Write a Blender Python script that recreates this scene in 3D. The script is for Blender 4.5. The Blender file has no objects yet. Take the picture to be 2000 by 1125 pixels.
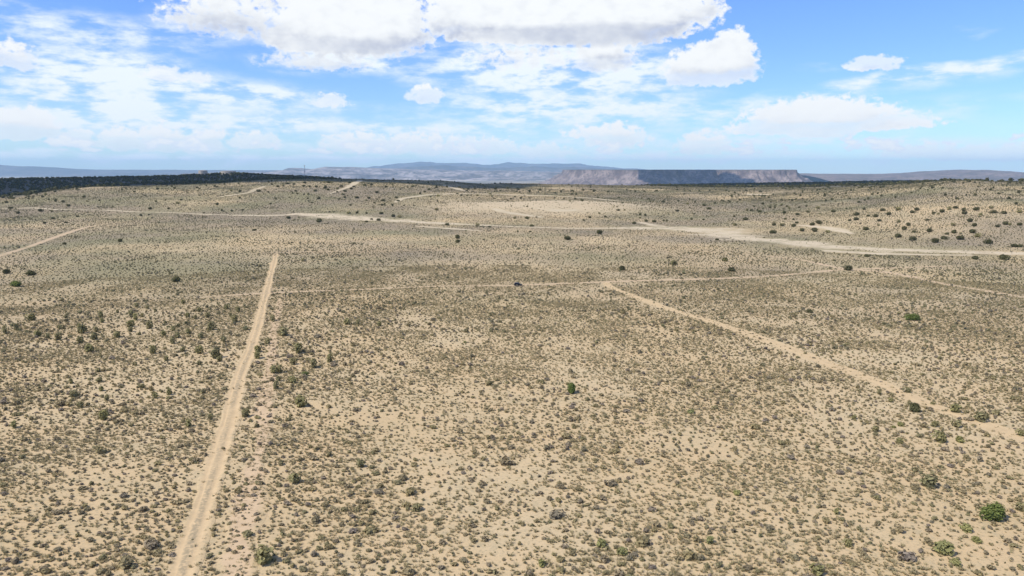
import bpy, bmesh, math, random
import numpy as np
from mathutils import Vector, Matrix, noise as mnoise

rnd = random.Random(7)
rng = np.random.default_rng(11)
D = bpy.data
SC = bpy.context.scene
COL = SC.collection

# ------------------------------------------------------------------ camera, sun, sky, exposure
F = 1483.0            # focal length in pixels of the 2000 px wide photograph
HOR = 332.0           # row of the level horizon
H = 60.0              # flying height of the camera
PITCH = math.atan((562.5 - HOR) / F)
cam_d = D.cameras.new('camera'); cam = D.objects.new('camera', cam_d); COL.objects.link(cam)
cam_d.sensor_width = 36.0; cam_d.lens = 36.0 * F / 2000.0
cam_d.clip_start = 1.0; cam_d.clip_end = 200000.0
cam.location = (0, 0, H); cam.rotation_euler = (math.pi / 2 - PITCH, 0, 0)
SC.camera = cam

SUN_EL, SUN_AZ = math.radians(52.0), math.radians(-118.0)     # azimuth from +Y towards +X
SUN = Vector((math.sin(SUN_AZ) * math.cos(SUN_EL), math.cos(SUN_AZ) * math.cos(SUN_EL), math.sin(SUN_EL)))
sun_d = D.lights.new('sun', 'SUN'); sun_d.energy = 4.3; sun_d.angle = math.radians(0.53); sun_d.color = (1.0, 0.95, 0.87)
sun = D.objects.new('sun', sun_d); COL.objects.link(sun)
sun.rotation_euler = SUN.to_track_quat('Z', 'Y').to_euler(); sun.location = (-300, -50, 400)

SC.view_settings.view_transform = 'Standard'; SC.view_settings.look = 'None'
SC.view_settings.gamma = 1.0; SC.view_settings.use_curve_mapping = False
SC.view_settings.exposure = 0.05
SC.render.engine = 'CYCLES'
SC.cycles.max_bounces = 5; SC.cycles.diffuse_bounces = 2; SC.cycles.volume_bounces = 1
SC.cycles.transparent_max_bounces = 8
SC.cycles.use_denoising = True; SC.cycles.denoiser = 'OPENIMAGEDENOISE'; SC.cycles.denoising_input_passes = 'RGB_ALBEDO_NORMAL'; SC.cycles.denoising_prefilter = 'ACCURATE'
SKY_STRENGTH = 0.10
HAZE_DENSITY = 2.7e-5


class S:
    """A node socket one can do arithmetic with."""
    def __init__(s, nt, sock): s.nt, s.k = nt, sock
    def _m(s, op, *a, clamp=False):
        n = s.nt.nodes.new('ShaderNodeMath'); n.operation = op; n.use_clamp = clamp
        for i, v in enumerate((s,) + a):
            if isinstance(v, S): s.nt.links.new(v.k, n.inputs[i])
            else: n.inputs[i].default_value = v
        return S(s.nt, n.outputs[0])
    def __add__(s, o): return s._m('ADD', o)
    __radd__ = __add__
    def __sub__(s, o): return s._m('SUBTRACT', o)
    def __rsub__(s, o): return (s * -1.0) + o
    def __mul__(s, o): return s._m('MULTIPLY', o)
    __rmul__ = __mul__
    def __truediv__(s, o): return s._m('DIVIDE', o)
    def max(s, o): return s._m('MAXIMUM', o)
    def min(s, o): return s._m('MINIMUM', o)
    def smax(s, o, k): return s._m('SMOOTH_MAX', o, k)
    def sqrt(s): return s._m('SQRT')
    def abs(s): return s._m('ABSOLUTE')
    def pow(s, e): return s._m('POWER', e)
    def clamp(s): return s._m('ADD', 0.0, clamp=True)
    def step(s, lo, hi, a=0.0, b=1.0):
        n = s.nt.nodes.new('ShaderNodeMapRange'); n.interpolation_type = 'SMOOTHSTEP'
        s.nt.links.new(s.k, n.inputs[0])
        for i, v in zip((1, 2, 3, 4), (lo, hi, a, b)): n.inputs[i].default_value = v
        return S(s.nt, n.outputs[0])


def vec(nt, x, y, z=0.0):
    n = nt.nodes.new('ShaderNodeCombineXYZ')
    for i, v in enumerate((x, y, z)):
        if isinstance(v, S): nt.links.new(v.k, n.inputs[i])
        else: n.inputs[i].default_value = v
    return S(nt, n.outputs[0])


def tex(nt, v, scale, detail=6.0, rough=0.55, ndim='3D', dist=0.0, lac=2.0):
    n = nt.nodes.new('ShaderNodeTexNoise'); n.noise_dimensions = ndim
    n.inputs['Scale'].default_value = scale; n.inputs['Detail'].default_value = detail
    n.inputs['Roughness'].default_value = rough; n.inputs['Distortion'].default_value = dist
    n.inputs['Lacunarity'].default_value = lac
    nt.links.new(v.k, n.inputs['Vector'])
    return S(nt, n.outputs['Fac'])


def mixc(nt, f, a, b, blend='MIX'):
    n = nt.nodes.new('ShaderNodeMix'); n.data_type = 'RGBA'; n.blend_type = blend
    for i, v in ((0, f), (6, a), (7, b)):
        if isinstance(v, S): nt.links.new(v.k, n.inputs[i])
        elif i == 0: n.inputs[i].default_value = v
        else: n.inputs[i].default_value = (*v, 1.0)
    return S(nt, n.outputs[2])


def azel(px, py):
    """Sky direction (azimuth, elevation in degrees) of a point of the photograph."""
    a, b = (px - 1000) / F, (562.5 - py) / F
    y = math.cos(PITCH) + b * math.sin(PITCH); z = -math.sin(PITCH) + b * math.cos(PITCH)
    return math.degrees(math.atan2(a, y)), math.degrees(math.atan2(z, math.hypot(a, y)))


# cumulus: centre x, centre y (where the flat base is), half width, height above, height below, weight
CUMULUS = [
    (1090, 52, 270, 130, 34, 1.5), (450, 40, 110, 80, 26, 0.30), (625, 122, 100, 22, 14, 0.22), (1020, 116, 110, 24, 18, 0.18), (1240, 48, 110, 95, 34, 1.3), (985, 40, 120, 80, 40, 1.0),
    (690, 62, 150, 110, 46, 1.3), (745, 40, 80, 80, 30, 1.0), (585, 78, 72, 34, 22, 0.9),
    (1388, 140, 88, 52, 26, 1.25), (1430, 110, 40, 48, 24, 1.1), (1345, 150, 50, 24, 18, 0.8),
    (25, 258, 62, 40, 14, 1.0), (74, 254, 34, 38, 14, 0.9),
    (315, 285, 50, 42, 12, 0.75), (240, 284, 46, 32, 10, 0.65), (390, 290, 52, 28, 10, 0.6), (150, 276, 36, 22, 8, 0.5),
    (500, 282, 50, 24, 8, 0.5), (410, 268, 30, 20, 8, 0.4),
    (1600, 246, 140, 52, 14, 1.0), (1700, 243, 110, 24, 10, 0.7), (1500, 254, 80, 20, 9, 0.6), (1600, 262, 70, 18, 8, 0.5),
    (1180, 126, 62, 48, 14, 0.75), (1205, 275, 62, 34, 14, 0.7), (1375, 292, 50, 36, 10, 0.6), (1150, 262, 50, 16, 8, 0.4),
    (1708, 126, 44, 16, 9, 0.7), (832, 192, 36, 26, 10, 0.6), (645, 202, 38, 20, 9, 0.5),
    (320, 148, 34, 18, 8, 0.45), (380, 154, 34, 14, 7, 0.4), (1830, 303, 46, 22, 9, 0.6), (1905, 304, 40, 20, 9, 0.6), (1985, 306, 40, 22, 9, 0.6),
    (820, 290, 90, 34, 12, 0.5), (700, 286, 70, 30, 12, 0.45), (950, 292, 70, 26, 10, 0.45), (1060, 298, 60, 20, 10, 0.45),
    (1780, 300, 60, 18, 8, 0.4), (22, 116, 40, 30, 16, 0.5), (900, 66, 36, 14, 14, 0.6), (1365, 20, 48, 30, 30, 0.5),
]
# soft sheets: centre, half width, half height, weight, tilt (rows per column)
SHEETS = [
    (150, 62, 260, 46, 0.85, 0.06), (440, 34, 140, 52, 0.9, 0.0), (625, 116, 150, 36, 0.95, 0.0), (690, 86, 180, 50, 0.6, 0.0),
    (1080, 112, 270, 60, 1.05, 0.0), (1100, 172, 330, 75, 0.95, 0.0), (340, 188, 340, 62, 0.95, 0.05), (150, 132, 190, 40, 0.7, 0.0),
    (795, 134, 100, 30, 0.55, 0.0), (1750, 162, 420, 26, 0.62, -0.13), (1880, 130, 260, 16, 0.5, -0.14), (1860, 205, 260, 26, 0.35, -0.1),
    (500, 270, 620, 40, 0.36, 0.0), (300, 236, 420, 13, 0.5, 0.0), (740, 252, 420, 11, 0.5, 0.0), (260, 304, 420, 9, 0.5, 0.0), (1150, 240, 330, 10, 0.4, 0.0), (1760, 276, 380, 10, 0.4, 0.0), (900, 285, 520, 40, 0.28, 0.0), (900, 225, 320, 36, 0.45, 0.0), (1300, 215, 260, 22, 0.5, 0.0),
    (1600, 250, 330, 44, 0.40, 0.0), (1850, 300, 420, 26, 0.35, 0.0), (1300, 280, 340, 44, 0.35, 0.0), (60, 205, 240, 40, 0.5, 0.0),
    (1210, 132, 40, 10, 0.3, 0.0), (1605, 130, 60, 12, 0.35, 0.0), (1910, 46, 40, 8, 0.4, 0.0), (1945, 58, 36, 9, 0.35, -0.1), (480, 182, 150, 18, 0.5, 0.05),
    (920, 20, 120, 50, 0.8, 0.0), (560, 312, 900, 12, 0.5, 0.0), (1300, 308, 500, 12, 0.45, 0.0), (200, 235, 260, 30, 0.4, 0.0),
]


def cloud_group():
    nt = D.node_groups.new('cloud_field', 'ShaderNodeTree')
    nt.interface.new_socket('a', in_out='INPUT', socket_type='NodeSocketFloat')
    nt.interface.new_socket('e', in_out='INPUT', socket_type='NodeSocketFloat')
    nt.interface.new_socket('cumulus', in_out='OUTPUT', socket_type='NodeSocketFloat')
    nt.interface.new_socket('body', in_out='OUTPUT', socket_type='NodeSocketFloat')
    gi, go = nt.nodes.new('NodeGroupInput'), nt.nodes.new('NodeGroupOutput')
    a, e = S(nt, gi.outputs[0]), S(nt, gi.outputs[1])
    v = vec(nt, a, e * 1.25)
    wx = tex(nt, vec(nt, a + 31.0, e * 1.2), 0.75, 4.0, 0.6) - 0.5
    wy = tex(nt, vec(nt, a - 17.0, e * 1.2 + 9.0), 0.75, 4.0, 0.6) - 0.5
    a2, e2 = a + wx * 1.1, e + wy * 0.75
    bil = tex(nt, v, 1.5, 7.0, 0.58) - 0.5
    tot = None
    for px, py, hw, up, dn, w in CUMULUS:
        ca, ce = azel(px, py)
        k = 57.3 / F
        dx = (a2 - ca) * (1.0 / (hw * k)); dy = e2 - ce
        dy = (dy * (1.0 / (up * k))).max(dy * (-1.0 / (dn * k)))
        b = (1.0 - (dx * dx + dy * dy)) * (0.42 * w + 0.12) + (0.10 + w * 0.06)
        tot = b if tot is None else tot.smax(b, 0.12)
    out = tot.max(-1.2) + bil * 1.15
    nt.links.new(out.k, go.inputs[0]); nt.links.new((tot.max(-1.2) + (wx * 0.5)).k, go.inputs[1])
    return nt


def sheet_group():
    nt = D.node_groups.new('sheet_field', 'ShaderNodeTree')
    nt.interface.new_socket('a', in_out='INPUT', socket_type='NodeSocketFloat')
    nt.interface.new_socket('e', in_out='INPUT', socket_type='NodeSocketFloat')
    nt.interface.new_socket('sheet', in_out='OUTPUT', socket_type='NodeSocketFloat')
    gi, go = nt.nodes.new('NodeGroupInput'), nt.nodes.new('NodeGroupOutput')
    a, e = S(nt, gi.outputs[0]), S(nt, gi.outputs[1])
    wx = tex(nt, vec(nt, a * 0.5 + 5.0, e), 0.4, 3.0, 0.55) - 0.5
    wy = tex(nt, vec(nt, a * 0.5 - 7.0, e + 3.0), 0.4, 3.0, 0.55) - 0.5
    a2, e2 = a + wx * 5.0, e + wy * 1.5
    streak = tex(nt, vec(nt, a * 0.38, e * 1.25), 0.85, 6.0, 0.55)
    fine = tex(nt, vec(nt, a * 0.6, e * 1.2), 2.2, 6.0, 0.55)
    tot = None
    k = 57.3 / F
    for px, py, hw, hh, w, tilt in SHEETS:
        ca, ce = azel(px, py)
        dx0 = a2 - ca
        dy0 = e2 - ce
        if tilt: dy0 = dy0 + dx0 * tilt
        dx = dx0 * (1.0 / (hw * k)); dy = dy0 * (1.0 / (hh * k))
        b = (1.0 - (dx * dx + dy * dy)).max(0.0) * w
        tot = b if tot is None else tot + b
    out = tot.min(1.25) * (streak.step(0.34, 0.60) * 0.95 + 0.18) * (fine.step(0.2, 0.75) * 0.45 + 0.70)
    nt.links.new(out.k, go.inputs[0])
    return nt


def build_world():
    w = D.worlds.new('World'); SC.world = w; w.use_nodes = True
    nt = w.node_tree; nt.nodes.clear()
    out = nt.nodes.new('ShaderNodeOutputWorld'); bg = nt.nodes.new('ShaderNodeBackground')
    nt.links.new(bg.outputs[0], out.inputs[0]); bg.inputs[1].default_value = SKY_STRENGTH
    sky = nt.nodes.new('ShaderNodeTexSky'); sky.sky_type = 'NISHITA'; sky.sun_disc = False
    sky.sun_elevation = SUN_EL; sky.sun_rotation = SUN_AZ; sky.altitude = 1800.0
    sky.air_density = 1.0; sky.dust_density = 0.35; sky.ozone_density = 2.2
    tc = nt.nodes.new('ShaderNodeTexCoord')
    sp = nt.nodes.new('ShaderNodeSeparateXYZ'); nt.links.new(tc.outputs['Generated'], sp.inputs[0])
    x, y, z = (S(nt, sp.outputs[i]) for i in range(3))
    a = x._m('ARCTAN2', y) * 57.2958
    e = z.min(0.9999).max(-0.9999)._m('ARCSINE') * 57.2958
    skyc = S(nt, sky.outputs[0])
    gain = mixc(nt, e.step(0.0, 13.0), (1.00, 1.24, 1.46), (1.02, 1.33, 1.95))
    skyc = mixc(nt, 1.0, skyc, gain, 'MULTIPLY')
    cg, sg = cloud_group(), sheet_group()
    def use(g, aa, ee, k=0):
        n = nt.nodes.new('ShaderNodeGroup'); n.node_tree = g
        nt.links.new(aa.k, n.inputs[0]); nt.links.new(ee.k, n.inputs[1])
        return S(nt, n.outputs[k])
    # the same kind of fair-weather cloud all over the rest of the sky
    inv = (z.max(0.0) + 0.06)
    pv = vec(nt, x / inv, y / inv)
    gen = tex(nt, pv, 0.55, 7.0, 0.58)
    outside = (a.abs().step(38.0, 48.0)).max(e.step(13.5, 17.0))
    gen_s = gen.step(0.50, 0.66) * outside * e.step(0.0, 5.0)
    sheet = use(sg, a, e).max(0.0)
    veil = e.step(0.0, 8.0, 0.14, 0.0)
    sh = (sheet * 0.78 + veil * 0.6).max(gen_s * 0.8).step(0.0, 0.95)
    W = 1.0 / SKY_STRENGTH
    col = mixc(nt, sh, skyc, (0.90 * W, 0.98 * W, 1.06 * W))
    d0 = use(cg, a, e)
    d1 = use(cg, a - 0.35, e + 0.6, 1)
    d2 = use(cg, a + 0.2, e - 1.15, 1)
    alpha = d0.step(0.03, 0.32) * d2.step(-0.55, 0.15, 0.72, 1.0)
    dark = d1.step(0.05, 0.5) * d2.step(0.55, -0.15) * d0.step(0.0, 0.6)
    inner = tex(nt, vec(nt, a, e * 1.5), 0.8, 3.0, 0.5)
    dark = (dark * (inner.step(0.25, 0.75) * 0.5 + 0.55) + inner.step(0.42, 0.8) * 0.22).clamp() * e.step(5.5, 9.0, 0.22, 1.0)
    cc = mixc(nt, dark, (0.96 * W, 0.985 * W, 1.0 * W), (0.56 * W, 0.60 * W, 0.71 * W))
    wv = (tex(nt, vec(nt, a, e), 0.5, 3.0) - 0.5) * 1.2
    low = e.step(0.5, 3.0, 0.88, 1.0)
    col = mixc(nt, alpha * low, col, cc)
    # shaded undersides of the three big clouds
    sha = None
    for px, py, hw, hh, amt in [(1165, 68, 200, 24, 1.0), (1040, 66, 120, 18, 0.6), (680, 88, 150, 16, 0.55), (455, 52, 120, 26, 0.6), (620, 128, 100, 12, 0.35)]:
        ca, ce = azel(px, py); k = 57.3 / F
        dx = (a + wv - ca) * (1.0 / (hw * k)); dy = (e + wv * 0.35 - ce) * (1.0 / (hh * k))
        b = (1.0 - (dx * dx + dy * dy)).max(0.0) * amt
        sha = b if sha is None else sha.max(b)
    sha = (sha * (inner.step(0.2, 0.7) * 0.5 + 0.7)).clamp() * (alpha.max(sh))
    col = mixc(nt, sha * 0.72, col, (0.55 * W, 0.60 * W, 0.72 * W))
    # small cumulus crowded low over the horizon
    rn = tex(nt, vec(nt, a + wv, e * 1.7), 0.75, 8.0, 0.62)
    rb = tex(nt, vec(nt, a * 0.6, e * 0.6), 0.35, 2.0, 0.5)
    band = e.step(0.5, 1.5) * e.step(3.2, 1.7) * (rb.step(0.35, 0.62) * 0.75 + 0.35)
    rowd = rn * 1.0 + band * 0.34
    rowa = rowd.step(0.775, 0.86) * band.step(0.05, 0.4)
    rowc = mixc(nt, rowd.step(0.82, 0.95), (0.84 * W, 0.90 * W, 0.99 * W), (0.99 * W, 1.0 * W, 1.0 * W))
    col = mixc(nt, rowa * 0.85, col, rowc)
    nt.links.new(col.k, bg.inputs[0])
    w.cycles.sampling_method = 'MANUAL'; w.cycles.sample_map_resolution = 512


build_world()

# ------------------------------------------------------------------ helpers
def link(o, parent=None):
    COL.objects.link(o)
    if parent is not None: o.parent = parent
    return o


def tag(o, label=None, cat=None, group=None, kind=None):
    if label: o['label'] = label
    if cat: o['category'] = cat
    if group: o['group'] = group
    if kind: o['kind'] = kind
    return o


def mesh_from(name, verts, faces, mats=(), smooth=False):
    me = D.meshes.new(name)
    me.from_pydata([tuple(v) for v in verts], [], [tuple(f) for f in faces])
    for m in mats: me.materials.append(m)
    if smooth: me.shade_smooth()
    me.update()
    return me


def grid_mesh(name, P, mats=(), attrs=None, close=False):
    """P: (rows, cols, 3) array of points -> quad mesh, quickly."""
    n, m = P.shape[:2]
    me = D.meshes.new(name)
    i = np.arange(n - 1)[:, None]; j = np.arange(m if close else m - 1)[None, :]
    jn = (j + 1) % m
    q = np.stack(np.broadcast_arrays(i * m + j, i * m + jn, (i + 1) * m + jn, (i + 1) * m + j), -1).reshape(-1, 4)
    me.vertices.add(n * m); me.vertices.foreach_set('co', P.reshape(-1).astype(np.float32))
    me.loops.add(q.size); me.loops.foreach_set('vertex_index', q.reshape(-1).astype(np.int32))
    me.polygons.add(len(q)); me.polygons.foreach_set('loop_start', np.arange(0, q.size, 4, dtype=np.int32))
    me.polygons.foreach_set('use_smooth', np.ones(len(q), dtype=bool))
    for k, v in (attrs or {}).items():
        at = me.attributes.new(k, 'FLOAT', 'POINT'); at.data.foreach_set('value', v.reshape(-1).astype(np.float32))
    for mt in mats: me.materials.append(mt)
    me.update(calc_edges=True); me.validate()
    return me


LAT = rng.random((256, 256)).astype(np.float64)
def vnoise(x, y):
    xi, yi = np.floor(x).astype(int), np.floor(y).astype(int)
    fx, fy = x - xi, y - yi
    fx = fx * fx * fx * (fx * (fx * 6 - 15) + 10); fy = fy * fy * fy * (fy * (fy * 6 - 15) + 10)
    a = LAT[xi & 255, yi & 255]; b = LAT[(xi + 1) & 255, yi & 255]
    c = LAT[xi & 255, (yi + 1) & 255]; d = LAT[(xi + 1) & 255, (yi + 1) & 255]
    return (a * (1 - fx) + b * fx) * (1 - fy) + (c * (1 - fx) + d * fx) * fy
def fbm(x, y, o=4, g=0.5):
    s, t, amp = 0.0, 0.0, 1.0
    for k in range(o):
        s = s + amp * vnoise(x + 37.3 * k, y + 11.7 * k); t += amp; amp *= g
        x, y = x * 2.03, y * 2.03
    return s / t
def sstep(t):
    t = np.clip(t, 0, 1); return t * t * (3 - 2 * t)


# ------------------------------------------------------------------ terrain as a function of place
def az_of_px(px): return np.degrees(np.arctan((np.asarray(px, float) - 1000) / (F / math.cos(PITCH) * 1.0) ))
def table(pairs):
    px = [p for p, _ in pairs]; v = [q for _, q in pairs]
    return az_of_px(px), np.array(v, float)
T_R0 = table([(0, 1130), (400, 1020), (700, 930), (950, 860), (1230, 800), (1350, 780), (1500, 700), (1700, 610), (2000, 560)])
T_Y1 = table([(0, 379), (60, 373), (100, 368), (200, 362), (300, 358), (400, 355), (500, 352), (600, 348.5), (700, 348.5), (800, 352), (900, 356.5), (950, 359),
              (1200, 361), (1300, 363), (1400, 364), (1500, 363), (1600, 361), (1700, 358), (1800, 353), (1850, 349.5), (1900, 349), (2000, 352)])
T_R1 = table([(0, 1500), (300, 1550), (600, 1600), (800, 1650), (1000, 1800), (1300, 1900), (1500, 1850), (1700, 1650), (1850, 1500), (2000, 1450)])
T_Y2 = table([(0, 348.5), (100, 347), (200, 346.5), (300, 345), (380, 342), (440, 339.5), (480, 340), (520, 342), (590, 345.5), (650, 348.5), (700, 352), (830, 357),
              (950, 360), (1250, 363), (1400, 360.3), (1600, 356), (1700, 353.8), (1850, 351.3), (1900, 353), (2000, 354)])
T_R2 = table([(0, 2500), (600, 2500), (900, 2700), (1300, 3200), (2000, 3200)])
KNOLL = None


def height(x, y):
    x, y = np.asarray(x, float), np.asarray(y, float)
    r = np.hypot(x, y); az = np.degrees(np.arctan2(x, y)); az = np.clip(az, -60, 60)
    t = lambda T: np.interp(az, T[0], T[1])
    ang = lambda row: (row - HOR) / F * math.cos(PITCH) ** -2 * math.cos(PITCH) ** 2
    r0, r1, r2 = t(T_R0), t(T_R1), t(T_R2)
    z1 = H - r1 * ang(t(T_Y1)); z2 = H - r2 * ang(t(T_Y2))
    u = (r - r0) / (r1 - r0)
    z = z1 * (0.55 * np.clip(u, 0, 1) + 0.45 * sstep(u))
    mid = np.minimum(z1, z2) - 10.0
    u1 = (r - r1) / (0.55 * (r2 - r1)); u2 = (r - (r1 + 0.45 * (r2 - r1))) / (0.55 * (r2 - r1))
    z = np.where(r > r1, z1 + (mid - z1) * sstep(u1) + (z2 - mid) * sstep(u2), z)
    u3 = (r - r2) / 3500.0
    z = np.where(r > r2, z2 + (-150.0 - z2) * sstep(u3), z)
    # undulation: soft swells everywhere, rougher on the slopes beyond the wash
    near = np.clip((r - 60) / 300, 0.2, 1)
    z = z + (fbm(x / 170 + 3, y / 170 + 8, 2) - 0.5) * 1.6 * near
    sl = sstep((r - r0) / 150) * sstep((4000 - r) / 800)
    z = z + (fbm(x / 130 + 13, y / 130 + 1, 3) - 0.5) * 9.0 * sl * np.clip(1.6 - np.abs((r - r1) / 500), 0.35, 1)
    if KNOLL is not None:
        kx, ky = KNOLL
        z = z + 9.0 * np.exp(-(((x - kx) / 120) ** 2 + ((y - ky) / 75) ** 2))
    far = sstep((r - 7000) / 3000)
    z = z + (fbm(x / 1500, y / 1500, 3) - 0.5) * 40 * far
    return z


def ray(px, py):
    a, b = (px - 1000) / F, (562.5 - py) / F
    return np.array([a, math.cos(PITCH) + b * math.sin(PITCH), -math.sin(PITCH) + b * math.cos(PITCH)])
TT = np.concatenate([np.arange(40, 1000, 0.5), np.arange(1000, 6000, 2.0)])
def ground(px, py):
    """The place on the ground that the photograph shows at (px, py)."""
    d = ray(px, py)
    xs, ys, zs = d[0] * TT, d[1] * TT, H + d[2] * TT
    below = zs < height(xs, ys)
    i = int(np.argmax(below)) if below.any() else len(TT) - 1
    x, y = xs[i], ys[i]
    return np.array([x, y, float(height(x, y))])
def dist_of(p): return math.sqrt(p[0] ** 2 + p[1] ** 2 + (p[2] - H) ** 2)

KNOLL = tuple(ground(1075, 404)[:2])
def pale(x, y):
    kx, ky = KNOLL
    g = np.exp(-(((x - kx) / 165) ** 2 + ((y - ky) / 120) ** 2)) * 1.5
    n = fbm(x / 60 + 5, y / 60 + 2, 3)
    return np.clip(g * (0.75 + 0.8 * n) - 0.10, 0, 1)

# ------------------------------------------------------------------ materials
def material(name):
    m = D.materials.new(name); m.use_nodes = True; nt = m.node_tree; nt.nodes.clear()
    out = nt.nodes.new('ShaderNodeOutputMaterial')
    return m, nt, out


def principled(nt, out, color, rough=0.9, spec=0.15, normal=None, metal=0.0):
    b = nt.nodes.new('ShaderNodeBsdfPrincipled')
    if isinstance(color, S): nt.links.new(color.k, b.inputs['Base Color'])
    else: b.inputs['Base Color'].default_value = (*color, 1)
    b.inputs['Roughness'].default_value = rough; b.inputs['Specular IOR Level'].default_value = spec; b.inputs['Metallic'].default_value = metal
    if normal is not None: nt.links.new(normal.k, b.inputs['Normal'])
    nt.links.new(b.outputs[0], out.inputs[0])
    return b


def plain(name, color, rough=0.6, spec=0.4, metal=0.0, var=0.12):
    m, nt, out = material(name)
    tc = nt.nodes.new('ShaderNodeTexCoord')
    n = tex(nt, S(nt, tc.outputs['Object']), 3.0, 4.0)
    c = mixc(nt, n.step(0.3, 0.7), tuple(v * (1 - var) for v in color), tuple(min(1, v * (1 + var)) for v in color))
    principled(nt, out, c, rough, spec, None, metal)
    return m


def attr(nt, name):
    n = nt.nodes.new('ShaderNodeAttribute'); n.attribute_name = name
    return S(nt, n.outputs['Fac'])


def soil_group():
    nt = D.node_groups.new('soil', 'ShaderNodeTree')
    nt.interface.new_socket('Color', in_out='OUTPUT', socket_type='NodeSocketColor')
    nt.interface.new_socket('Height', in_out='OUTPUT', socket_type='NodeSocketFloat')
    go = nt.nodes.new('NodeGroupOutput')
    geo = nt.nodes.new('ShaderNodeNewGeometry'); p = S(nt, geo.outputs['Position'])
    big = tex(nt, p, 0.013, 5.0, 0.6); mid = tex(nt, p, 0.085, 5.0, 0.62)
    fine = tex(nt, p, 0.55, 6.0, 0.7); tiny = tex(nt, p, 1.7, 4.0, 0.7)
    c = mixc(nt, big.step(0.36, 0.66), (0.555, 0.405, 0.22), (0.575, 0.44, 0.255))
    c = mixc(nt, mid.step(0.45, 0.72) * 0.55, c, (0.585, 0.42, 0.235))        # reddish bare sand
    grass = (fine.step(0.42, 0.64) * mid.step(0.62, 0.36)).clamp()
    c = mixc(nt, grass * 0.70, c, (0.41, 0.335, 0.20))                          # cured grass thatch
    c = mixc(nt, tiny.step(0.50, 0.66) * 0.60, c, (0.30, 0.25, 0.15))
    c = mixc(nt, attr(nt, 'pale') * 0.6, c, (0.50, 0.41, 0.275))
    # beyond the basin the ground under the brush is greyer
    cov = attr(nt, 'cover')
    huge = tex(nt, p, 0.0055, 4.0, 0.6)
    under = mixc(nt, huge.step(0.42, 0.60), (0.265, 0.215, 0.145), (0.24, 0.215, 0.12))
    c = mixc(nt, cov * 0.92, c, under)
    nt.links.new(c.k, go.inputs[0])
    hgt = fine * 0.6 + tiny * 0.4
    nt.links.new(hgt.k, go.inputs[1])
    return nt
SOIL = soil_group()


def soil(nt):
    n = nt.nodes.new('ShaderNodeGroup'); n.node_tree = SOIL
    return S(nt, n.outputs[0]), S(nt, n.outputs[1])


def bump(nt, h, strength, dist):
    n = nt.nodes.new('ShaderNodeBump'); n.inputs['Strength'].default_value = strength; n.inputs['Distance'].default_value = dist
    nt.links.new(h.k, n.inputs['Height'])
    return S(nt, n.outputs[0])


def ground_material():
    m, nt, out = material('desert_soil')
    c, h = soil(nt)
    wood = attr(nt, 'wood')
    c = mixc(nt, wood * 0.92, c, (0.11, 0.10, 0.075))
    geo = nt.nodes.new('ShaderNodeNewGeometry'); p = S(nt, geo.outputs['Position'])
    val = attr(nt, 'valley')
    vn = tex(nt, p, 0.0009, 6.0, 0.65)
    vc = mixc(nt, vn.step(0.4, 0.64), (0.17, 0.155, 0.12), (0.50, 0.43, 0.33))
    c = mixc(nt, val, c, vc)
    principled(nt, out, c, 0.95, 0.05, bump(nt, h, 0.8, 0.12))
    return m


def track_material(name, sand, mode):
    m, nt, out = material(name)
    c, h = soil(nt)
    u = attr(nt, 'across').abs()
    geo = nt.nodes.new('ShaderNodeNewGeometry'); p = S(nt, geo.outputs['Position'])
    n1 = tex(nt, p, 0.35, 5.0, 0.65); n2 = tex(nt, p, 1.6, 4.0, 0.6); n0 = tex(nt, p, 0.03, 3.0)
    d = mixc(nt, n1.step(0.35, 0.68), sand, tuple(v * 0.88 for v in sand))
    d = mixc(nt, n2.step(0.5, 0.75) * 0.3, d, tuple(v * 0.72 for v in sand))
    edge = (u + (n1 - 0.5) * 1.1 + (n0 - 0.5) * 0.5).step(0.52, 0.92, 1.0, 0.0)
    if mode == 'ruts':
        crown = (u + (n1 - 0.5) * 0.3).step(0.14, 0.34, 1.0, 0.0)
        grassy = (crown * n2.step(0.35, 0.6) * n0.step(0.4, 0.6, 0.55, 1.0)).clamp()
        d = mixc(nt, grassy * 0.9, d, (0.33, 0.262, 0.16))
    if mode == 'faint':
        edge = edge * n0.step(0.30, 0.55, 0.45, 1.0) * n2.step(0.3, 0.6, 0.6, 1.0)
    if mode == 'wash':
        nb = tex(nt, p, 0.06, 5.0, 0.6); edge = (u + (n1 - 0.5) * 0.5 + (n0 - 0.5) * 1.2 + (nb - 0.5) * 1.7).step(0.38, 0.78, 1.0, 0.0) * (nb * 0.6 + n1 * 0.4).step(0.38, 0.52, 0.25, 1.0)
    c = mixc(nt, edge, c, d)
    principled(nt, out, c, 0.95, 0.05, bump(nt, n2, 0.5, 0.06))
    return m


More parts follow.
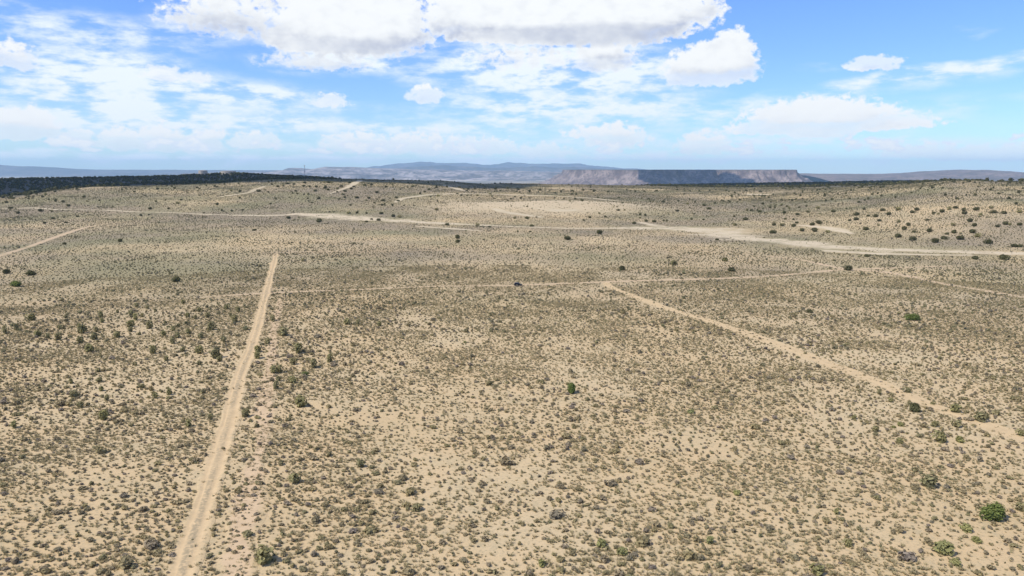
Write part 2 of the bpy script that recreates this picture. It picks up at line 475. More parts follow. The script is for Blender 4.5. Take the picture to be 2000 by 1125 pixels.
def leaf_material(name, stops, trans=0.18):
    """stops: colours chosen per plant; each leaf clump a little lighter or darker."""
    m, nt, out = material(name)
    oi = nt.nodes.new('ShaderNodeObjectInfo')
    ramp = nt.nodes.new('ShaderNodeValToRGB'); cr = ramp.color_ramp
    cr.elements[0].color = (*stops[0], 1); cr.elements[1].color = (*stops[-1], 1)
    for i, s in enumerate(stops[1:-1]):
        e = cr.elements.new((i + 1) / (len(stops) - 1)); e.color = (*s, 1)
    nt.links.new(oi.outputs['Random'], ramp.inputs[0])
    geo = nt.nodes.new('ShaderNodeNewGeometry')
    isl = S(nt, geo.outputs['Random Per Island'])
    c = mixc(nt, isl, tuple([0.70] * 3), (1.32, 1.30, 1.22))
    c = mixc(nt, 1.0, S(nt, ramp.outputs[0]), c, 'MULTIPLY')
    df = nt.nodes.new('ShaderNodeBsdfDiffuse'); tr = nt.nodes.new('ShaderNodeBsdfTranslucent'); mx = nt.nodes.new('ShaderNodeMixShader')
    nt.links.new(c.k, df.inputs[0]); nt.links.new(c.k, tr.inputs[0])
    mx.inputs[0].default_value = trans
    nt.links.new(df.outputs[0], mx.inputs[1]); nt.links.new(tr.outputs[0], mx.inputs[2]); nt.links.new(mx.outputs[0], out.inputs[0])
    return m


M_GROUND = ground_material()
M_ROAD = track_material('rutted_sand', (0.62, 0.45, 0.25), 'ruts')
M_FAINT = track_material('faint_rut_sand', (0.575, 0.42, 0.26), 'faint')
M_SCAR = track_material('pale_scar_sand', (0.57, 0.47, 0.31), 'faint')
M_BAND = track_material('soft_track_sand', (0.60, 0.44, 0.245), 'plain')
M_SAND = track_material('bare_sand', (0.60, 0.435, 0.26), 'plain')
M_WASH = track_material('wash_sand', (0.60, 0.49, 0.325), 'wash')
M_SAGE = leaf_material('sage_leaves', [(0.33, 0.27, 0.18), (0.375, 0.31, 0.18), (0.42, 0.345, 0.185), (0.35, 0.31, 0.165), (0.345, 0.285, 0.225), (0.45, 0.365, 0.21)], 0.42)
M_SAGEFAR = leaf_material('far_brush_leaves', [(0.255, 0.225, 0.145), (0.285, 0.255, 0.145), (0.32, 0.28, 0.165), (0.26, 0.25, 0.135), (0.27, 0.235, 0.18), (0.345, 0.30, 0.17)], 0.42)
M_GREEN = leaf_material('green_shrub_leaves', [(0.31, 0.285, 0.13), (0.34, 0.305, 0.145), (0.36, 0.315, 0.165), (0.30, 0.275, 0.145)], 0.4)
M_YELLOW = leaf_material('rabbitbrush_leaves', [(0.30, 0.29, 0.11), (0.33, 0.31, 0.13), (0.27, 0.27, 0.12)], 0.3)
M_JUNI = leaf_material('juniper_leaves', [(0.11, 0.108, 0.05), (0.125, 0.12, 0.055), (0.14, 0.132, 0.062), (0.12, 0.115, 0.058)], 0.25)
M_BRIGHT = leaf_material('bright_juniper_leaves', [(0.15, 0.185, 0.055), (0.17, 0.195, 0.06)], 0.2)
M_TUFT = leaf_material('dry_grass_blades', [(0.42, 0.345, 0.19), (0.30, 0.26, 0.145), (0.46, 0.37, 0.22), (0.26, 0.235, 0.14)], 0.3)
M_BARK = plain('juniper_bark', (0.14, 0.10, 0.075), 0.95, 0.05)

# ------------------------------------------------------------------ ground sheet
azs = np.radians(np.concatenate([np.arange(-50, 50.01, 0.19), np.arange(53, 309, 3.0)]))
rad = [0.5, 6.0, 14.0, 24.0, 34.0, 42.0]
while rad[-1] < 1900: rad.append(rad[-1] * 1.0105)
while rad[-1] < 4500: rad.append(rad[-1] * 1.02)
while rad[-1] < 33000: rad.append(rad[-1] * 1.05)
rad = np.array(rad)
GX = rad[:, None] * np.sin(azs)[None, :]; GY = rad[:, None] * np.cos(azs)[None, :]
GZ = height(GX, GY)
Rg = np.hypot(GX, GY); AZg = np.clip(np.degrees(np.arctan2(GX, GY)), -60, 60)


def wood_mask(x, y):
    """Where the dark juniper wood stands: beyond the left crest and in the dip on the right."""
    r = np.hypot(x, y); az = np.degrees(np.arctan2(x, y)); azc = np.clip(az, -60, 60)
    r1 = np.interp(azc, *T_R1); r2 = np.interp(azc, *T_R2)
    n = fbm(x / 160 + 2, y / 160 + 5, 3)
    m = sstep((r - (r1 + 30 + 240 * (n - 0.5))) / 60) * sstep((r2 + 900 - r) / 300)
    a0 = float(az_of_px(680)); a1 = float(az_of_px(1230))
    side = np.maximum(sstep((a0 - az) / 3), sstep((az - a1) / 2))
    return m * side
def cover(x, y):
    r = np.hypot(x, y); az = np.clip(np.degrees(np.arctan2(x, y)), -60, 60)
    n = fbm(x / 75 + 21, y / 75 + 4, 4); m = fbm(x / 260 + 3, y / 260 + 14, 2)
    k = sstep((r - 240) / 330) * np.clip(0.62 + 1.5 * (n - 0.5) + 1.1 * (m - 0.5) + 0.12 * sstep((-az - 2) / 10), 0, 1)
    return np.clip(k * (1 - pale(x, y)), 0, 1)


gm = grid_mesh('ground', np.stack([GX, GY, GZ], -1), [M_GROUND],
               {'pale': pale(GX, GY), 'cover': cover(GX, GY), 'wood': wood_mask(GX, GY), 'valley': sstep((Rg - 4200) / 1500)}, close=True)
tag(link(D.objects.new('ground', gm)), 'sandy high desert plain speckled with low brush', kind='structure')

# ------------------------------------------------------------------ tracks and the wash
def spline(P, step_of):
    P = [np.array(p[:2]) for p in P]
    P = [2 * P[0] - P[1]] + P + [2 * P[-1] - P[-2]]
    out = []
    for i in range(1, len(P) - 2):
        a, b, c, d = P[i - 1:i + 3]
        n = max(2, int(np.linalg.norm(c - b) / step_of(b)))
        for k in range(n):
            t = k / n
            out.append(0.5 * ((2 * b) + (c - a) * t + (2 * a - 5 * b + 4 * c - d) * t * t + (3 * b - a - 3 * c + d) * t ** 3))
    out.append(P[-2])
    return np.array(out)


CLEAR = []     # (centre line points, half width, strength): brush keeps off these
def track(name, label, pts, width, mat, lift=0.05, ruts=0.0, ragged=0.15, clear=0.8, n=13, keep=1.0):
    P = [ground(*q[:2]) for q in pts]
    C = spline(P, lambda b: max(2.0, np.hypot(*b) * 0.006))
    T = np.gradient(C, axis=0); T /= np.linalg.norm(T, axis=1)[:, None] + 1e-9
    N = np.stack([T[:, 1], -T[:, 0]], 1)
    s = np.linspace(-1, 1, n)
    if np.ndim(width): W = np.interp(np.linspace(0, 1, len(C)), np.linspace(0, 1, len(width)), width)
    else: W = np.full(len(C), float(width))
    seed = rnd.random() * 90
    L = np.concatenate([[0], np.cumsum(np.linalg.norm(np.diff(C, axis=0), axis=1))])
    wl = W * (1 + ragged * 2 * (fbm(L / 14 + seed, L * 0 + seed, 3) - 0.5)); wr = W * (1 + ragged * 2 * (fbm(L / 14 + seed + 40, L * 0 + 3, 3) - 0.5))
    off = np.where(s[None, :] < 0, s[None, :] * wl[:, None], s[None, :] * wr[:, None]) * 0.5
    X = C[:, 0:1] + N[:, 0:1] * off; Y = C[:, 1:2] + N[:, 1:2] * off
    r = np.hypot(X, Y)
    prof = -ruts * np.exp(-((np.abs(s) - 0.42) / 0.14) ** 2)
    prof[0] = prof[-1] = -0.08
    Z = height(X, Y) + lift + r * 1.6e-4 + prof[None, :]
    me = grid_mesh(name, np.stack([X, Y, Z], -1), [mat], {'across': np.broadcast_to(s[None, :], X.shape).copy(), 'pale': pale(X, Y), 'cover': cover(X, Y)})
    o = tag(link(D.objects.new(name, me)), label, kind='structure')
    CLEAR.append((C, W * 0.5 * clear, keep))
    return o


ROAD = [(332, 1190), (358, 1110), (392, 1000), (424, 900), (450, 805), (469, 735), (490, 680), (505, 630), (515, 590), (525, 550), (533, 518), (540, 496)]
track('dirt_road', 'rutted two-track sand road running away across the plain', ROAD, 4.7, M_ROAD, 0.10, 0.14, 0.5, 0.8, keep=0.97)
track('bare_strip', 'bare reddish sand strip beside the two-track road', [(452, 1190), (462, 1110), (482, 1000), (500, 905), (512, 850), (520, 770), (530, 690), (540, 620), (548, 585)], [4.5, 6, 4.5, 6.5, 4, 3.6, 4, 3.4, 2], M_SAND, 0.08, 0.0, 0.8, 0.55, keep=0.10)
track('cross_track', 'faint cross track on which the dark car stands', [(380, 582), (540, 572), (700, 566), (850, 560), (1010, 557.5), (1185, 551), (1350, 546), (1500, 540), (1600, 531), (1655, 527), (1740, 524), (1860, 520)], [4, 5, 4, 4, 4.5, 5, 6, 6, 6, 7, 5, 4], M_FAINT, 0.07, 0.06, 0.4, 0.8, keep=0.72)
track('diagonal_track', 'sand track running diagonally across the right of the plain', [(1183, 552), (1196, 562), (1225, 574), (1300, 602), (1400, 632), (1500, 667), (1600, 706), (1700, 742), (1800, 785), (1900, 822), (2000, 858), (2120, 905)], [5, 5.5, 5.5, 6, 6, 7.5, 8.5, 8.5, 7.5, 7, 7, 7], M_BAND, 0.09, 0.08, 0.75, 0.7, keep=0.82)
track('branch_track', 'faint sand track branching beyond the diagonal track', [(1500, 500), (1570, 509), (1650, 526), (1700, 529), (1760, 537), (1850, 556), (1930, 569), (2060, 592)], [4, 5, 7, 8, 7, 7, 7, 7], M_FAINT, 0.07, 0.05, 0.5, 0.8, keep=0.5)
track('corner_track', 'faint track at the far end of the two-track road', [(470, 497), (540, 494), (640, 492), (800, 490), (1000, 489)], [3, 4.5, 3, 2.5, 2.5], M_FAINT, 0.07, 0.0, 0.4, 0.7)
track('bent_track', 'sand track climbing past the left edge of the plain', [(-60, 518), (0, 500), (60, 481), (130, 456), (170, 444), (215, 436)], [6, 7, 7, 9, 7, 3], M_FAINT, 0.07, 0.0, 0.3, 0.8)
track('sandy_wash', 'thin broken upper end of the wash at the left', [(-80, 406), (0, 408), (120, 410), (250, 414), (330, 416), (430, 420), (545, 422)], [9, 12, 7, 11, 8, 14, 20], M_SCAR, 0.12, 0.0, 0.6, 0.6, keep=0.7)
track('sandy_wash', 'pale sandy wash winding across the middle distance', [(520, 421), (560, 420), (600, 419), (700, 427), (850, 436), (960, 441), (1100, 446), (1230, 446), (1340, 447), (1400, 454), (1440, 464), (1520, 471), (1600, 480), (1700, 487), (1850, 492), (2000, 497), (2120, 500)],
      [20, 50, 80, 50, 34, 24, 16, 20, 56, 80, 66, 54, 58, 44, 30, 34, 34], M_WASH, 0.12, 0.0, 0.7, 0.5, keep=0.85)
track('side_wash', 'thin pale sand streak beside the wash', [(815, 442), (880, 447), (945, 452)], [8, 16, 8], M_WASH, 0.08, 0.0, 0.5, 0.8)
track('side_wash', 'pale sand fan above the wash bend', [(1250, 434), (1290, 443), (1340, 449), (1420, 448), (1440, 462)], [12, 20, 50, 50, 16], M_WASH, 0.09, 0.0, 0.6, 0.8)
track('side_wash', 'sand streak below the wash on the right', [(1500, 473), (1600, 483), (1640, 492), (1760, 497), (1900, 499)], [10, 24, 26, 14, 8], M_WASH, 0.09, 0.0, 0.6, 0.8)
track('side_wash', 'pale streak on the slope beyond the wash bend', [(1560, 440), (1620, 446), (1665, 457)], [10, 26, 10], M_WASH, 0.09, 0.0, 0.6, 0.8)
track('far_track', 'pale track climbing the left slope', [(430, 385), (478, 378), (500, 370), (518, 364)], [10, 13, 12, 12], M_SCAR, 0.12, 0.0, 0.4, 0.8)
track('far_track', 'pale track over the crest', [(640, 380), (680, 366), (692, 358), (704, 352)], [6, 13, 17, 15], M_SCAR, 0.12, 0.0, 0.4, 0.8)
track('far_track', 'thin pale track above the knoll', [(772, 396), (800, 386), (880, 379), (1000, 381), (1130, 386), (1240, 396)], [8, 18, 14, 18, 18, 8], M_SCAR, 0.12, 0.0, 0.5, 0.8)
track('far_track', 'pale gully line on the knoll', [(965, 408), (990, 415), (1060, 425)], [14, 24, 12], M_SCAR, 0.12, 0.0, 0.5, 0.8)
track('far_track', 'pale bare scrape on the knoll', [(1050, 408), (1095, 412), (1130, 411)], [12, 34, 12], M_SCAR, 0.12, 0.0, 0.5, 0.8)
track('far_track', 'small white bare patch on the far right slope', [(1455, 380), (1475, 380.5), (1495, 380)], [30, 60, 24], M_SCAR, 0.15, 0.0, 0.5, 0.8)
track('far_track', 'pale scrape below the crest', [(870, 362), (885, 367), (905, 373)], [16, 26, 16], M_SCAR, 0.12, 0.0, 0.5, 0.8)

CP = np.concatenate([c for c, w, k in CLEAR]); CW = np.concatenate([w for c, w, k in CLEAR]); CK = np.concatenate([np.full(len(c), k) for c, w, k in CLEAR])
def on_track(x, y, pad=0.3):
    """True where a plant would stand on one of the tracks (points looked up in 12 m cells)."""
    cell = 16.0
    idx = {}
    for i, (a, b) in enumerate(zip(np.floor(CP[:, 0] / cell).astype(int), np.floor(CP[:, 1] / cell).astype(int))):
        for da in (-1, 0, 1):
            for db in (-1, 0, 1): idx.setdefault((a + da, b + db), []).append(i)
    res = np.zeros(len(x), bool)
    ka = np.floor(x / cell).astype(int); kb = np.floor(y / cell).astype(int)
    code = ka * 100003 + kb
    order = np.argsort(code, kind='stable'); cs = code[order]
    st = np.flatnonzero(np.r_[True, cs[1:] != cs[:-1]]); en = np.r_[st[1:], len(cs)]
    for s0, e0 in zip(st, en):
        ii = order[s0:e0]
        near = idx.get((int(ka[ii[0]]), int(kb[ii[0]])))
        if not near: continue
        near = np.array(near)
        d = np.hypot(x[ii][:, None] - CP[near, 0][None], y[ii][:, None] - CP[near, 1][None]) - CW[near][None] - pad
        hit = d < 0
        hit &= (CK[near][None] > rng.random((len(ii), 1)))
        res[ii] = hit.any(1)
    return res

# ------------------------------------------------------------------ far landforms
def rock_material(name, light, dark, veg, scale, cap=None):
    m, nt, out = material(name)
    geo = nt.nodes.new('ShaderNodeNewGeometry'); p = S(nt, geo.outputs['Position'])
    n = tex(nt, p, scale, 7.0, 0.65); n2 = tex(nt, p, scale * 6, 5.0, 0.6)
    c = mixc(nt, n.step(0.38, 0.62), light, dark)
    c = mixc(nt, n2.step(0.48, 0.6) * 0.65, c, veg)
    if cap is not None:
        t = attr(nt, 'top')
        c = mixc(nt, t, c, cap)
    principled(nt, out, c, 0.95, 0.03)
    return m


def landform(name, label, xs, ys, Z, mat, attrs=None):
    X, Y = np.meshgrid(xs, ys)
    me = grid_mesh(name, np.stack([X, Y, Z], -1), [mat], attrs)
    return tag(link(D.objects.new(name, me)), label, kind='structure')


def X_at(px, dist): return (px - 1000) / F * math.cos(PITCH) * dist
def Z_at(py, dist): return H - dist * (py - HOR) / F


# the mesa: flat cap, short cliff, gullied talus with spurs
MD = 9000.0
mx = np.linspace(X_at(1040, MD), X_at(1770, MD), 600); my = np.linspace(MD - 900, MD + 2600, 240)
MX, MY = np.meshgrid(mx, my)
mpx = 1000 + MX / MY * F / math.cos(PITCH)
edge_px = np.interp(mx, X_at(np.array([1040, 1110, 1150, 1220, 1290, 1330, 1420, 1470, 1560, 1600, 1720]), MD), [1900, 1300, 700, 120, -200, 150, 420, 60, 60, 700, 2200])
edge = edge_px[None, :] + MD + (fbm(MX / 260 + 4, MX * 0 + 2, 4) - 0.5) * 420
dd = MY - edge
lx0, lx1 = X_at(1128, MD), X_at(1574, MD)
side = np.minimum((MX - lx0) * 1.0, (lx1 - MX) * 0.5)
dd = np.minimum(dd, side)
top = Z_at(331.5, MD + 400) + (fbm(MX / 500, MY / 500, 3) - 0.5) * 5
base = -150.0
gul = np.abs(fbm(MX / 150 + MY / 900, MY / 500 + 3, 4) - 0.5) * 2
run = 470.0
tt = np.clip(-dd / run, 0, 1)
slope = top - 16 - (top - 16 - base) * (tt ** 0.75) - 80 * gul * np.sin(np.pi * np.clip(tt, 0, 1) ** 0.7)
cliff = top - 16 * np.clip(-dd / 14, 0, 1)
MZ = np.where(dd > 0, top, np.where(-dd < 14, cliff, slope))
MZ = np.where(tt >= 1, base - 8 + (fbm(MX / 200, MY / 200, 3) - .5) * 6, MZ)
M_MESA = rock_material('mesa_rock', (0.31, 0.245, 0.215), (0.13, 0.10, 0.095), (0.085, 0.075, 0.07), 0.005, (0.075, 0.07, 0.06))
landform('mesa', 'long flat topped mesa with gullied slopes on the horizon', mx, my, MZ, M_MESA, {'top': sstep((dd + 4) / 10)})

# low bench to the right of the mesa and the broad rounded hill at the right edge
HD = 13000.0
hx = np.linspace(X_at(1540, HD), X_at(2350, HD), 300); hy = np.linspace(HD - 2600, HD + 2600, 120)
HX, HY = np.meshgrid(hx, hy)
prof = np.interp(hx, X_at(np.array([1540, 1575, 1640, 1700, 1760, 1820, 1860, 1890, 1925, 1960, 2000, 2100, 2350]), HD), [341, 339, 340, 340.5, 340, 337, 333.5, 331.5, 333.5, 337, 338, 339, 341])
crest = Z_at(prof, HD)
vy = np.clip(1 - np.abs(HY - HD) / 2600, 0, 1)
HZ = -165 + (crest[None, :] + 165) * sstep(vy * 1.25) + (fbm(HX / 400, HY / 400, 5) - 0.55) * 70 * sstep(vy * 3) * (1 - 0.7 * sstep(vy * 1.3 - 0.25))
M_HILL = rock_material('red_hill_earth', (0.25, 0.195, 0.17), (0.15, 0.125, 0.11), (0.09, 0.085, 0.07), 0.003)
landform('right_hill', 'broad rounded hill rising on the right horizon', hx, hy, HZ, M_HILL)

# pale broken hills in the middle distance, left of the mesa
PD = 19000.0
px_ = np.linspace(X_at(380, PD), X_at(1330, PD), 520); py_ = np.linspace(PD - 4200, PD + 3200, 170)
PX, PY = np.meshgrid(px_, py_)
prof = np.interp(px_, X_at(np.array([380, 540, 562, 575, 592, 608, 625, 645, 680, 720, 800, 900, 1000, 1080, 1150, 1330]), PD), [338, 336, 333.5, 328.5, 328.5, 332, 330, 326, 326.5, 328.5, 331, 333, 334, 336, 337, 340])
crest = Z_at(prof, PD)
vy = np.clip(1 - np.abs(PY - PD) / np.where(PY < PD, 4200, 3200), 0, 1)
rg = 1 - np.abs(fbm(PX / 900 + 7, PY / 900 + 1, 5) - 0.5) * 2
PZ = -165 + (crest[None, :] + 165) * sstep(vy * 1.15) * (0.35 + 0.65 * sstep(vy)) + (rg - 0.78) * 190 * sstep(vy * 4) * (1 - 0.75 * sstep((vy - 0.55) * 3))
M_PALE = rock_material('badland_earth', (0.40, 0.345, 0.31), (0.13, 0.115, 0.105), (0.08, 0.078, 0.07), 0.0016)
landform('badland_hills', 'pale broken hills beyond the crest, left of the mesa', px_, py_, PZ, M_PALE)

# far blue mountains in two ranges, and the long plateau at the left
def mountains(name, label, dist, tabpx, tabrow, depth, amp, nscale, seed, mat):
    xs = np.linspace(X_at(tabpx[0], dist), X_at(tabpx[-1], dist), 420); ys = np.linspace(dist - depth, dist + depth, 90)
    Xm, Ym = np.meshgrid(xs, ys)
    cr = Z_at(np.interp(xs, X_at(np.array(tabpx), dist), tabrow), dist) + (fbm(xs / nscale * 2 + seed, xs * 0 + seed, 4) - 0.5) * amp
    v = np.clip(1 - np.abs(Ym - dist) / depth, 0, 1)
    rg = 1 - np.abs(fbm(Xm / nscale + seed, Ym / nscale + 2, 5) - 0.5) * 2
    Zm = -180 + (cr[None, :] + 180) * v ** 0.9 + (rg - 0.8) * amp * 3.0 * sstep(v * 3) * (1 - v ** 2)
    return landform(name, label, xs, ys, Zm, mat)
M_MTN = rock_material('mountain_forest', (0.16, 0.14, 0.12), (0.09, 0.085, 0.07), (0.06, 0.065, 0.05), 0.0008)
mountains('near_mountains', 'blue hazy range in front of the farthest mountains', 27000.0, [600, 700, 760, 830, 880, 930, 960, 1000, 1040, 1090, 1150, 1210, 1290, 1420], [338, 334, 329, 324, 322, 326, 329, 327, 324, 327, 327, 330, 335, 340], 2600, 90, 1300, 3, M_MTN)
mountains('far_mountains', 'palest blue mountains on the horizon', 36000.0, [640, 700, 770, 815, 840, 870, 905, 935, 960, 990, 1030, 1080, 1130, 1170, 1220, 1300, 1450], [336, 329, 322, 318.5, 315.5, 319, 317, 321, 322, 318, 321, 320, 321, 324, 328, 334, 340], 3600, 150, 1500, 9, M_MTN)
mountains('left_plateau', 'long hazy blue plateau along the left horizon', 28000.0, [-500, -200, 0, 40, 60, 110, 150, 190, 300, 560, 700], [318, 320, 322, 324.5, 325, 327, 329.5, 331, 331.5, 332, 337], 3000, 25, 1900, 5, M_MTN)

# ------------------------------------------------------------------ clouds overhead whose shadows lie on the wood and on the mesa
M_CLOUD, nt_, out_ = material('cloud_white')
principled(nt_, out_, (0.9, 0.9, 0.92), 1.0, 0.0)
def cloud(label, target, alt, rx, ry, n, seed, spots=None):
    r_ = random.Random(seed)
    c = Vector(target) + SUN * ((alt - target[2]) / SUN.z)
    bm = bmesh.new()
    for i in range(n):
        a, q = r_.uniform(0, 6.283), math.sqrt(r_.random()) * 0.85
        ox, oy = (spots[i] if spots else (math.cos(a) * q * rx, math.sin(a) * q * ry))
        s = min(rx, ry) * r_.uniform(0.34, 0.55)
        m = Matrix.Translation((ox, oy, s * 0.25)) @ Matrix.Diagonal((s * 1.25, s * 1.1, s * 0.7, 1))
        v0 = len(bm.verts)
        bmesh.ops.create_icosphere(bm, subdivisions=3, radius=1.0, matrix=m)
    bm.verts.ensure_lookup_table()
    for v in bm.verts:
        d = mnoise.fractal(v.co / (min(rx, ry) * 0.4) + Vector((seed, 0, 0)), 1.0, 2.0, 4)
        v.co += v.co.normalized() * d * min(rx, ry) * 0.12
        if v.co.z < 0: v.co.z *= 0.25
    me = D.meshes.new('cloud'); bm.to_mesh(me); bm.free(); me.materials.append(M_CLOUD); me.shade_smooth()
    o = link(D.objects.new('cloud', me)); o.location = c
    return tag(o, label, kind='structure', group='cumulus clouds overhead')


def at_r(px, r):
    x = X_at(px, 1.0); d = np.array([x, 1.0]) / math.hypot(x, 1.0) * r
    return (d[0], d[1], float(height(d[0], d[1])))
cloud('white cumulus cloud overhead shading the juniper ridge', at_r(330, 1990), 1900, 780, 340, 30, 3)
cloud('white cumulus cloud overhead shading the left of the ridge', at_r(-60, 2150), 1900, 620, 430, 22, 8)
cloud('white cumulus cloud overhead shading the right of the ridge', at_r(690, 2450), 1900, 330, 330, 14, 21)
cloud('white cumulus cloud high above the mesa', (X_at(1335, MD), MD + 50, 0), 2900, 520, 520, 24, 5)
cloud('white cumulus cloud above the plain before the mesa', (X_at(1180, MD), MD - 600, -100), 2900, 700, 230, 20, 6)
cloud('white cumulus cloud above the far right wood', at_r(1560, 3250), 1900, 900, 640, 30, 12)

# ------------------------------------------------------------------ plants
def leaf_cloud(name, n, seed, mat, rx=0.5, ry=0.5, rz=0.6, lobes=4, size=0.16, flat=0.32, upright=0.5):
    """n leaf clumps (bent quads) spread through a lumpy dome; base at z = 0, about 1 m across."""
    r_ = random.Random(seed)
    L = []
    for i in range(lobes):
        a = r_.uniform(0, 6.283); q = r_.uniform(0.15, 0.55) if i else 0.0
        L.append((math.cos(a) * q * rx, math.sin(a) * q * ry, rz * r_.uniform(0.35, 0.55), r_.uniform(0.42, 0.7)))
    V, Fc = [], []
    while len(Fc) < n:
        lx, ly, lz, ls = r_.choice(L)
        d = Vector((r_.gauss(0, 1), r_.gauss(0, 1), r_.gauss(0, 1))).normalized()
        k = r_.uniform(0.55, 1.0) ** 0.6
        p = Vector((lx + d.x * rx * ls * k, ly + d.y * ry * ls * k, lz + d.z * rz * 0.55 * k * (ls + 0.3)))
        if p.z < 0.02: p.z = r_.uniform(0.02, 0.12) * rz
        s = size * r_.uniform(0.6, 1.35)
        nrm = (d + Vector((r_.gauss(0, flat), r_.gauss(0, flat), r_.gauss(0, flat) + upright))).normalized()
        t = nrm.orthogonal().normalized(); t.rotate(Matrix.Rotation(r_.uniform(0, 6.283), 3, nrm)); b = nrm.cross(t)
        i0 = len(V)
        V += [p - t * s - b * s * 0.55, p + t * s - b * s * 0.5 + nrm * s * 0.2, p + t * s * 0.7 + b * s * 0.65, p - t * s * 0.8 + b * s * 0.6 + nrm * s * 0.25]
        Fc.append((i0, i0 + 1, i0 + 2, i0 + 3))
    return mesh_from(name, V, Fc, [mat])


def stems(name, seed, n=4, hgt=0.35, rad=0.035, spread=0.22, mat=None):
    r_ = random.Random(seed); V, Fc = [], []
    for i in range(n):
        a = 6.283 * i / n + r_.uniform(-.4, .4)
        tip = Vector((math.cos(a) * spread, math.sin(a) * spread, hgt)); foot = Vector((math.cos(a) * 0.05, math.sin(a) * 0.05, -0.03))
        midp = foot.lerp(tip, 0.5) + Vector((r_.uniform(-.04, .04), r_.uniform(-.04, .04), 0.02))
        i0 = len(V)
        for c, q in ((foot, rad), (midp, rad * 0.75), (tip, rad * 0.35)):
            for k in range(5): V.append(c + Vector((math.cos(k * 1.2566), math.sin(k * 1.2566), 0)) * q)
        for lv in range(2):
            for k in range(5):
                Fc.append((i0 + lv * 5 + k, i0 + lv * 5 + (k + 1) % 5, i0 + lv * 5 + 5 + (k + 1) % 5, i0 + lv * 5 + 5 + k))
    return mesh_from(name, V, Fc, [mat])


SAGE_MESH = [leaf_cloud('sagebrush', 110, 100 + i, M_SAGE, 0.55, 0.45, rnd.uniform(0.5, 0.72), rnd.randint(3, 5), 0.12) for i in range(8)]
SAGE_FAR = [leaf_cloud('sagebrush_far', 34, 140 + i, M_SAGEFAR, 0.55, 0.48, rnd.uniform(0.5, 0.7), 3, 0.20) for i in range(6)]
GREEN_MESH = [leaf_cloud('green_shrub_crown', 170, 200 + i, M_GREEN, 0.5, 0.45, rnd.uniform(0.65, 0.95), rnd.randint(4, 6), 0.105, 0.5, 0.5) for i in range(5)]
YELLOW_MESH = [leaf_cloud('rabbitbrush_crown', 170, 240 + i, M_YELLOW, 0.5, 0.45, rnd.uniform(0.55, 0.75), 5, 0.10, 0.4, 0.8) for i in range(3)]
JUNI_MESH = [leaf_cloud('juniper_crown', 600, 300 + i, M_JUNI, 0.5, 0.48, rnd.uniform(0.68, 0.95), rnd.randint(5, 8), 0.07) for i in range(7)]
BRIGHT_MESH = [leaf_cloud('juniper_crown', 1500, 330 + i, M_BRIGHT, 0.5, 0.48, (0.72, 0.85)[i], 9, 0.045) for i in range(2)]
JUNI_FAR = [leaf_cloud('wood_crown', 60, 360 + i, M_JUNI, 0.5, 0.5, rnd.uniform(0.7, 1.0), 4, 0.2) for i in range(5)]
TUFT_MESH = []
for i in range(4):
    r_ = random.Random(500 + i); V, Fc = [], []
    for k in range(14):
        a = r_.uniform(0, 6.283); q = r_.uniform(0.05, 0.3); l = r_.uniform(0.25, 0.6)
        b = Vector((math.cos(a) * q * .5, math.sin(a) * q * .5, 0)); t = Vector((math.cos(a) * (q + .25), math.sin(a) * (q + .25), l)); s = Vector((-math.sin(a), math.cos(a), 0)) * 0.07
        i0 = len(V); V += [b - s, b + s, t]; Fc.append((i0, i0 + 1, i0 + 2))
    TUFT_MESH.append(mesh_from('grass_tuft', V, Fc, [M_TUFT]))
TRUNKS = [stems('trunk', 700 + i, rnd.randint(3, 5), 0.4, 0.04, 0.2, M_BARK) for i in range(4)]
TWIGS = [stems('stem', 720 + i, 5, 0.35, 0.022, 0.24, M_BARK) for i in range(3)]

PLACED = []          # plants already standing: x, y, radius
def plant(name, crowns, woods, wood_name, px, py, wpx, label, cat, group, hk=1.0, lo=1.0, hi=8.0):
    p = ground(px, py)
    d = dist_of(p); w = min(hi, max(lo, wpx / F * d))
    root = link(D.objects.new(name, None)); root.empty_display_size = 0.5
    root.location = (p[0], p[1], p[2] - 0.03); root.rotation_euler = (0, 0, rnd.uniform(0, 6.283))
    root.scale = (w * rnd.uniform(0.92, 1.08), w * rnd.uniform(0.85, 1.0), w * hk * rnd.uniform(0.88, 1.12))
    tag(root, label, cat, group)
    link(D.objects.new('crown', rnd.choice(crowns)), root)
    link(D.objects.new(wood_name, rnd.choice(woods)), root)
    PLACED.append((p[0], p[1], w * 0.5))
    return root


def juniper(px, py, w, label, group=None, crowns=None, hk=0.75):
    return plant('juniper', crowns or JUNI_MESH, TRUNKS, 'trunk', px, py, w, label, 'juniper', group, hk, 1.6, 7.0)

ORD = 'first second third fourth fifth sixth seventh eighth ninth tenth eleventh twelfth thirteenth fourteenth fifteenth sixteenth'.split()
ROWS = {1: ['only'], 2: ['upper', 'lower'], 3: ['upper', 'middle', 'lower'], 4: ['top', 'second', 'third', 'bottom'], 5: ['top', 'second', 'third', 'fourth', 'bottom']}
def number_rows(items, per=14):
    """items: (object, x, y, words, place). Gives each plant of a place its own label by its row there and its turn from the left."""
    places = {}
    for it in items: places.setdefault(it[4], []).append(it)
    for place, L in places.items():
        L.sort(key=lambda t: t[2]); k = min(5, max(1, -(-len(L) // per))); n = -(-len(L) // k)
        for q in range(k):
            row = sorted(L[q * n:(q + 1) * n], key=lambda t: t[1])
            for i, (o, x, y, w, pl) in enumerate(row):
                turn = '' if len(row) == 1 else f", {ORD[i] if i < len(ORD) else 'last'} from left"
                o['label'] = f"{w} {pl}{turn}" + (f", {ROWS[k][q]} row" if k > 1 else '')


G_J = 'junipers dotting the desert plain and slopes'
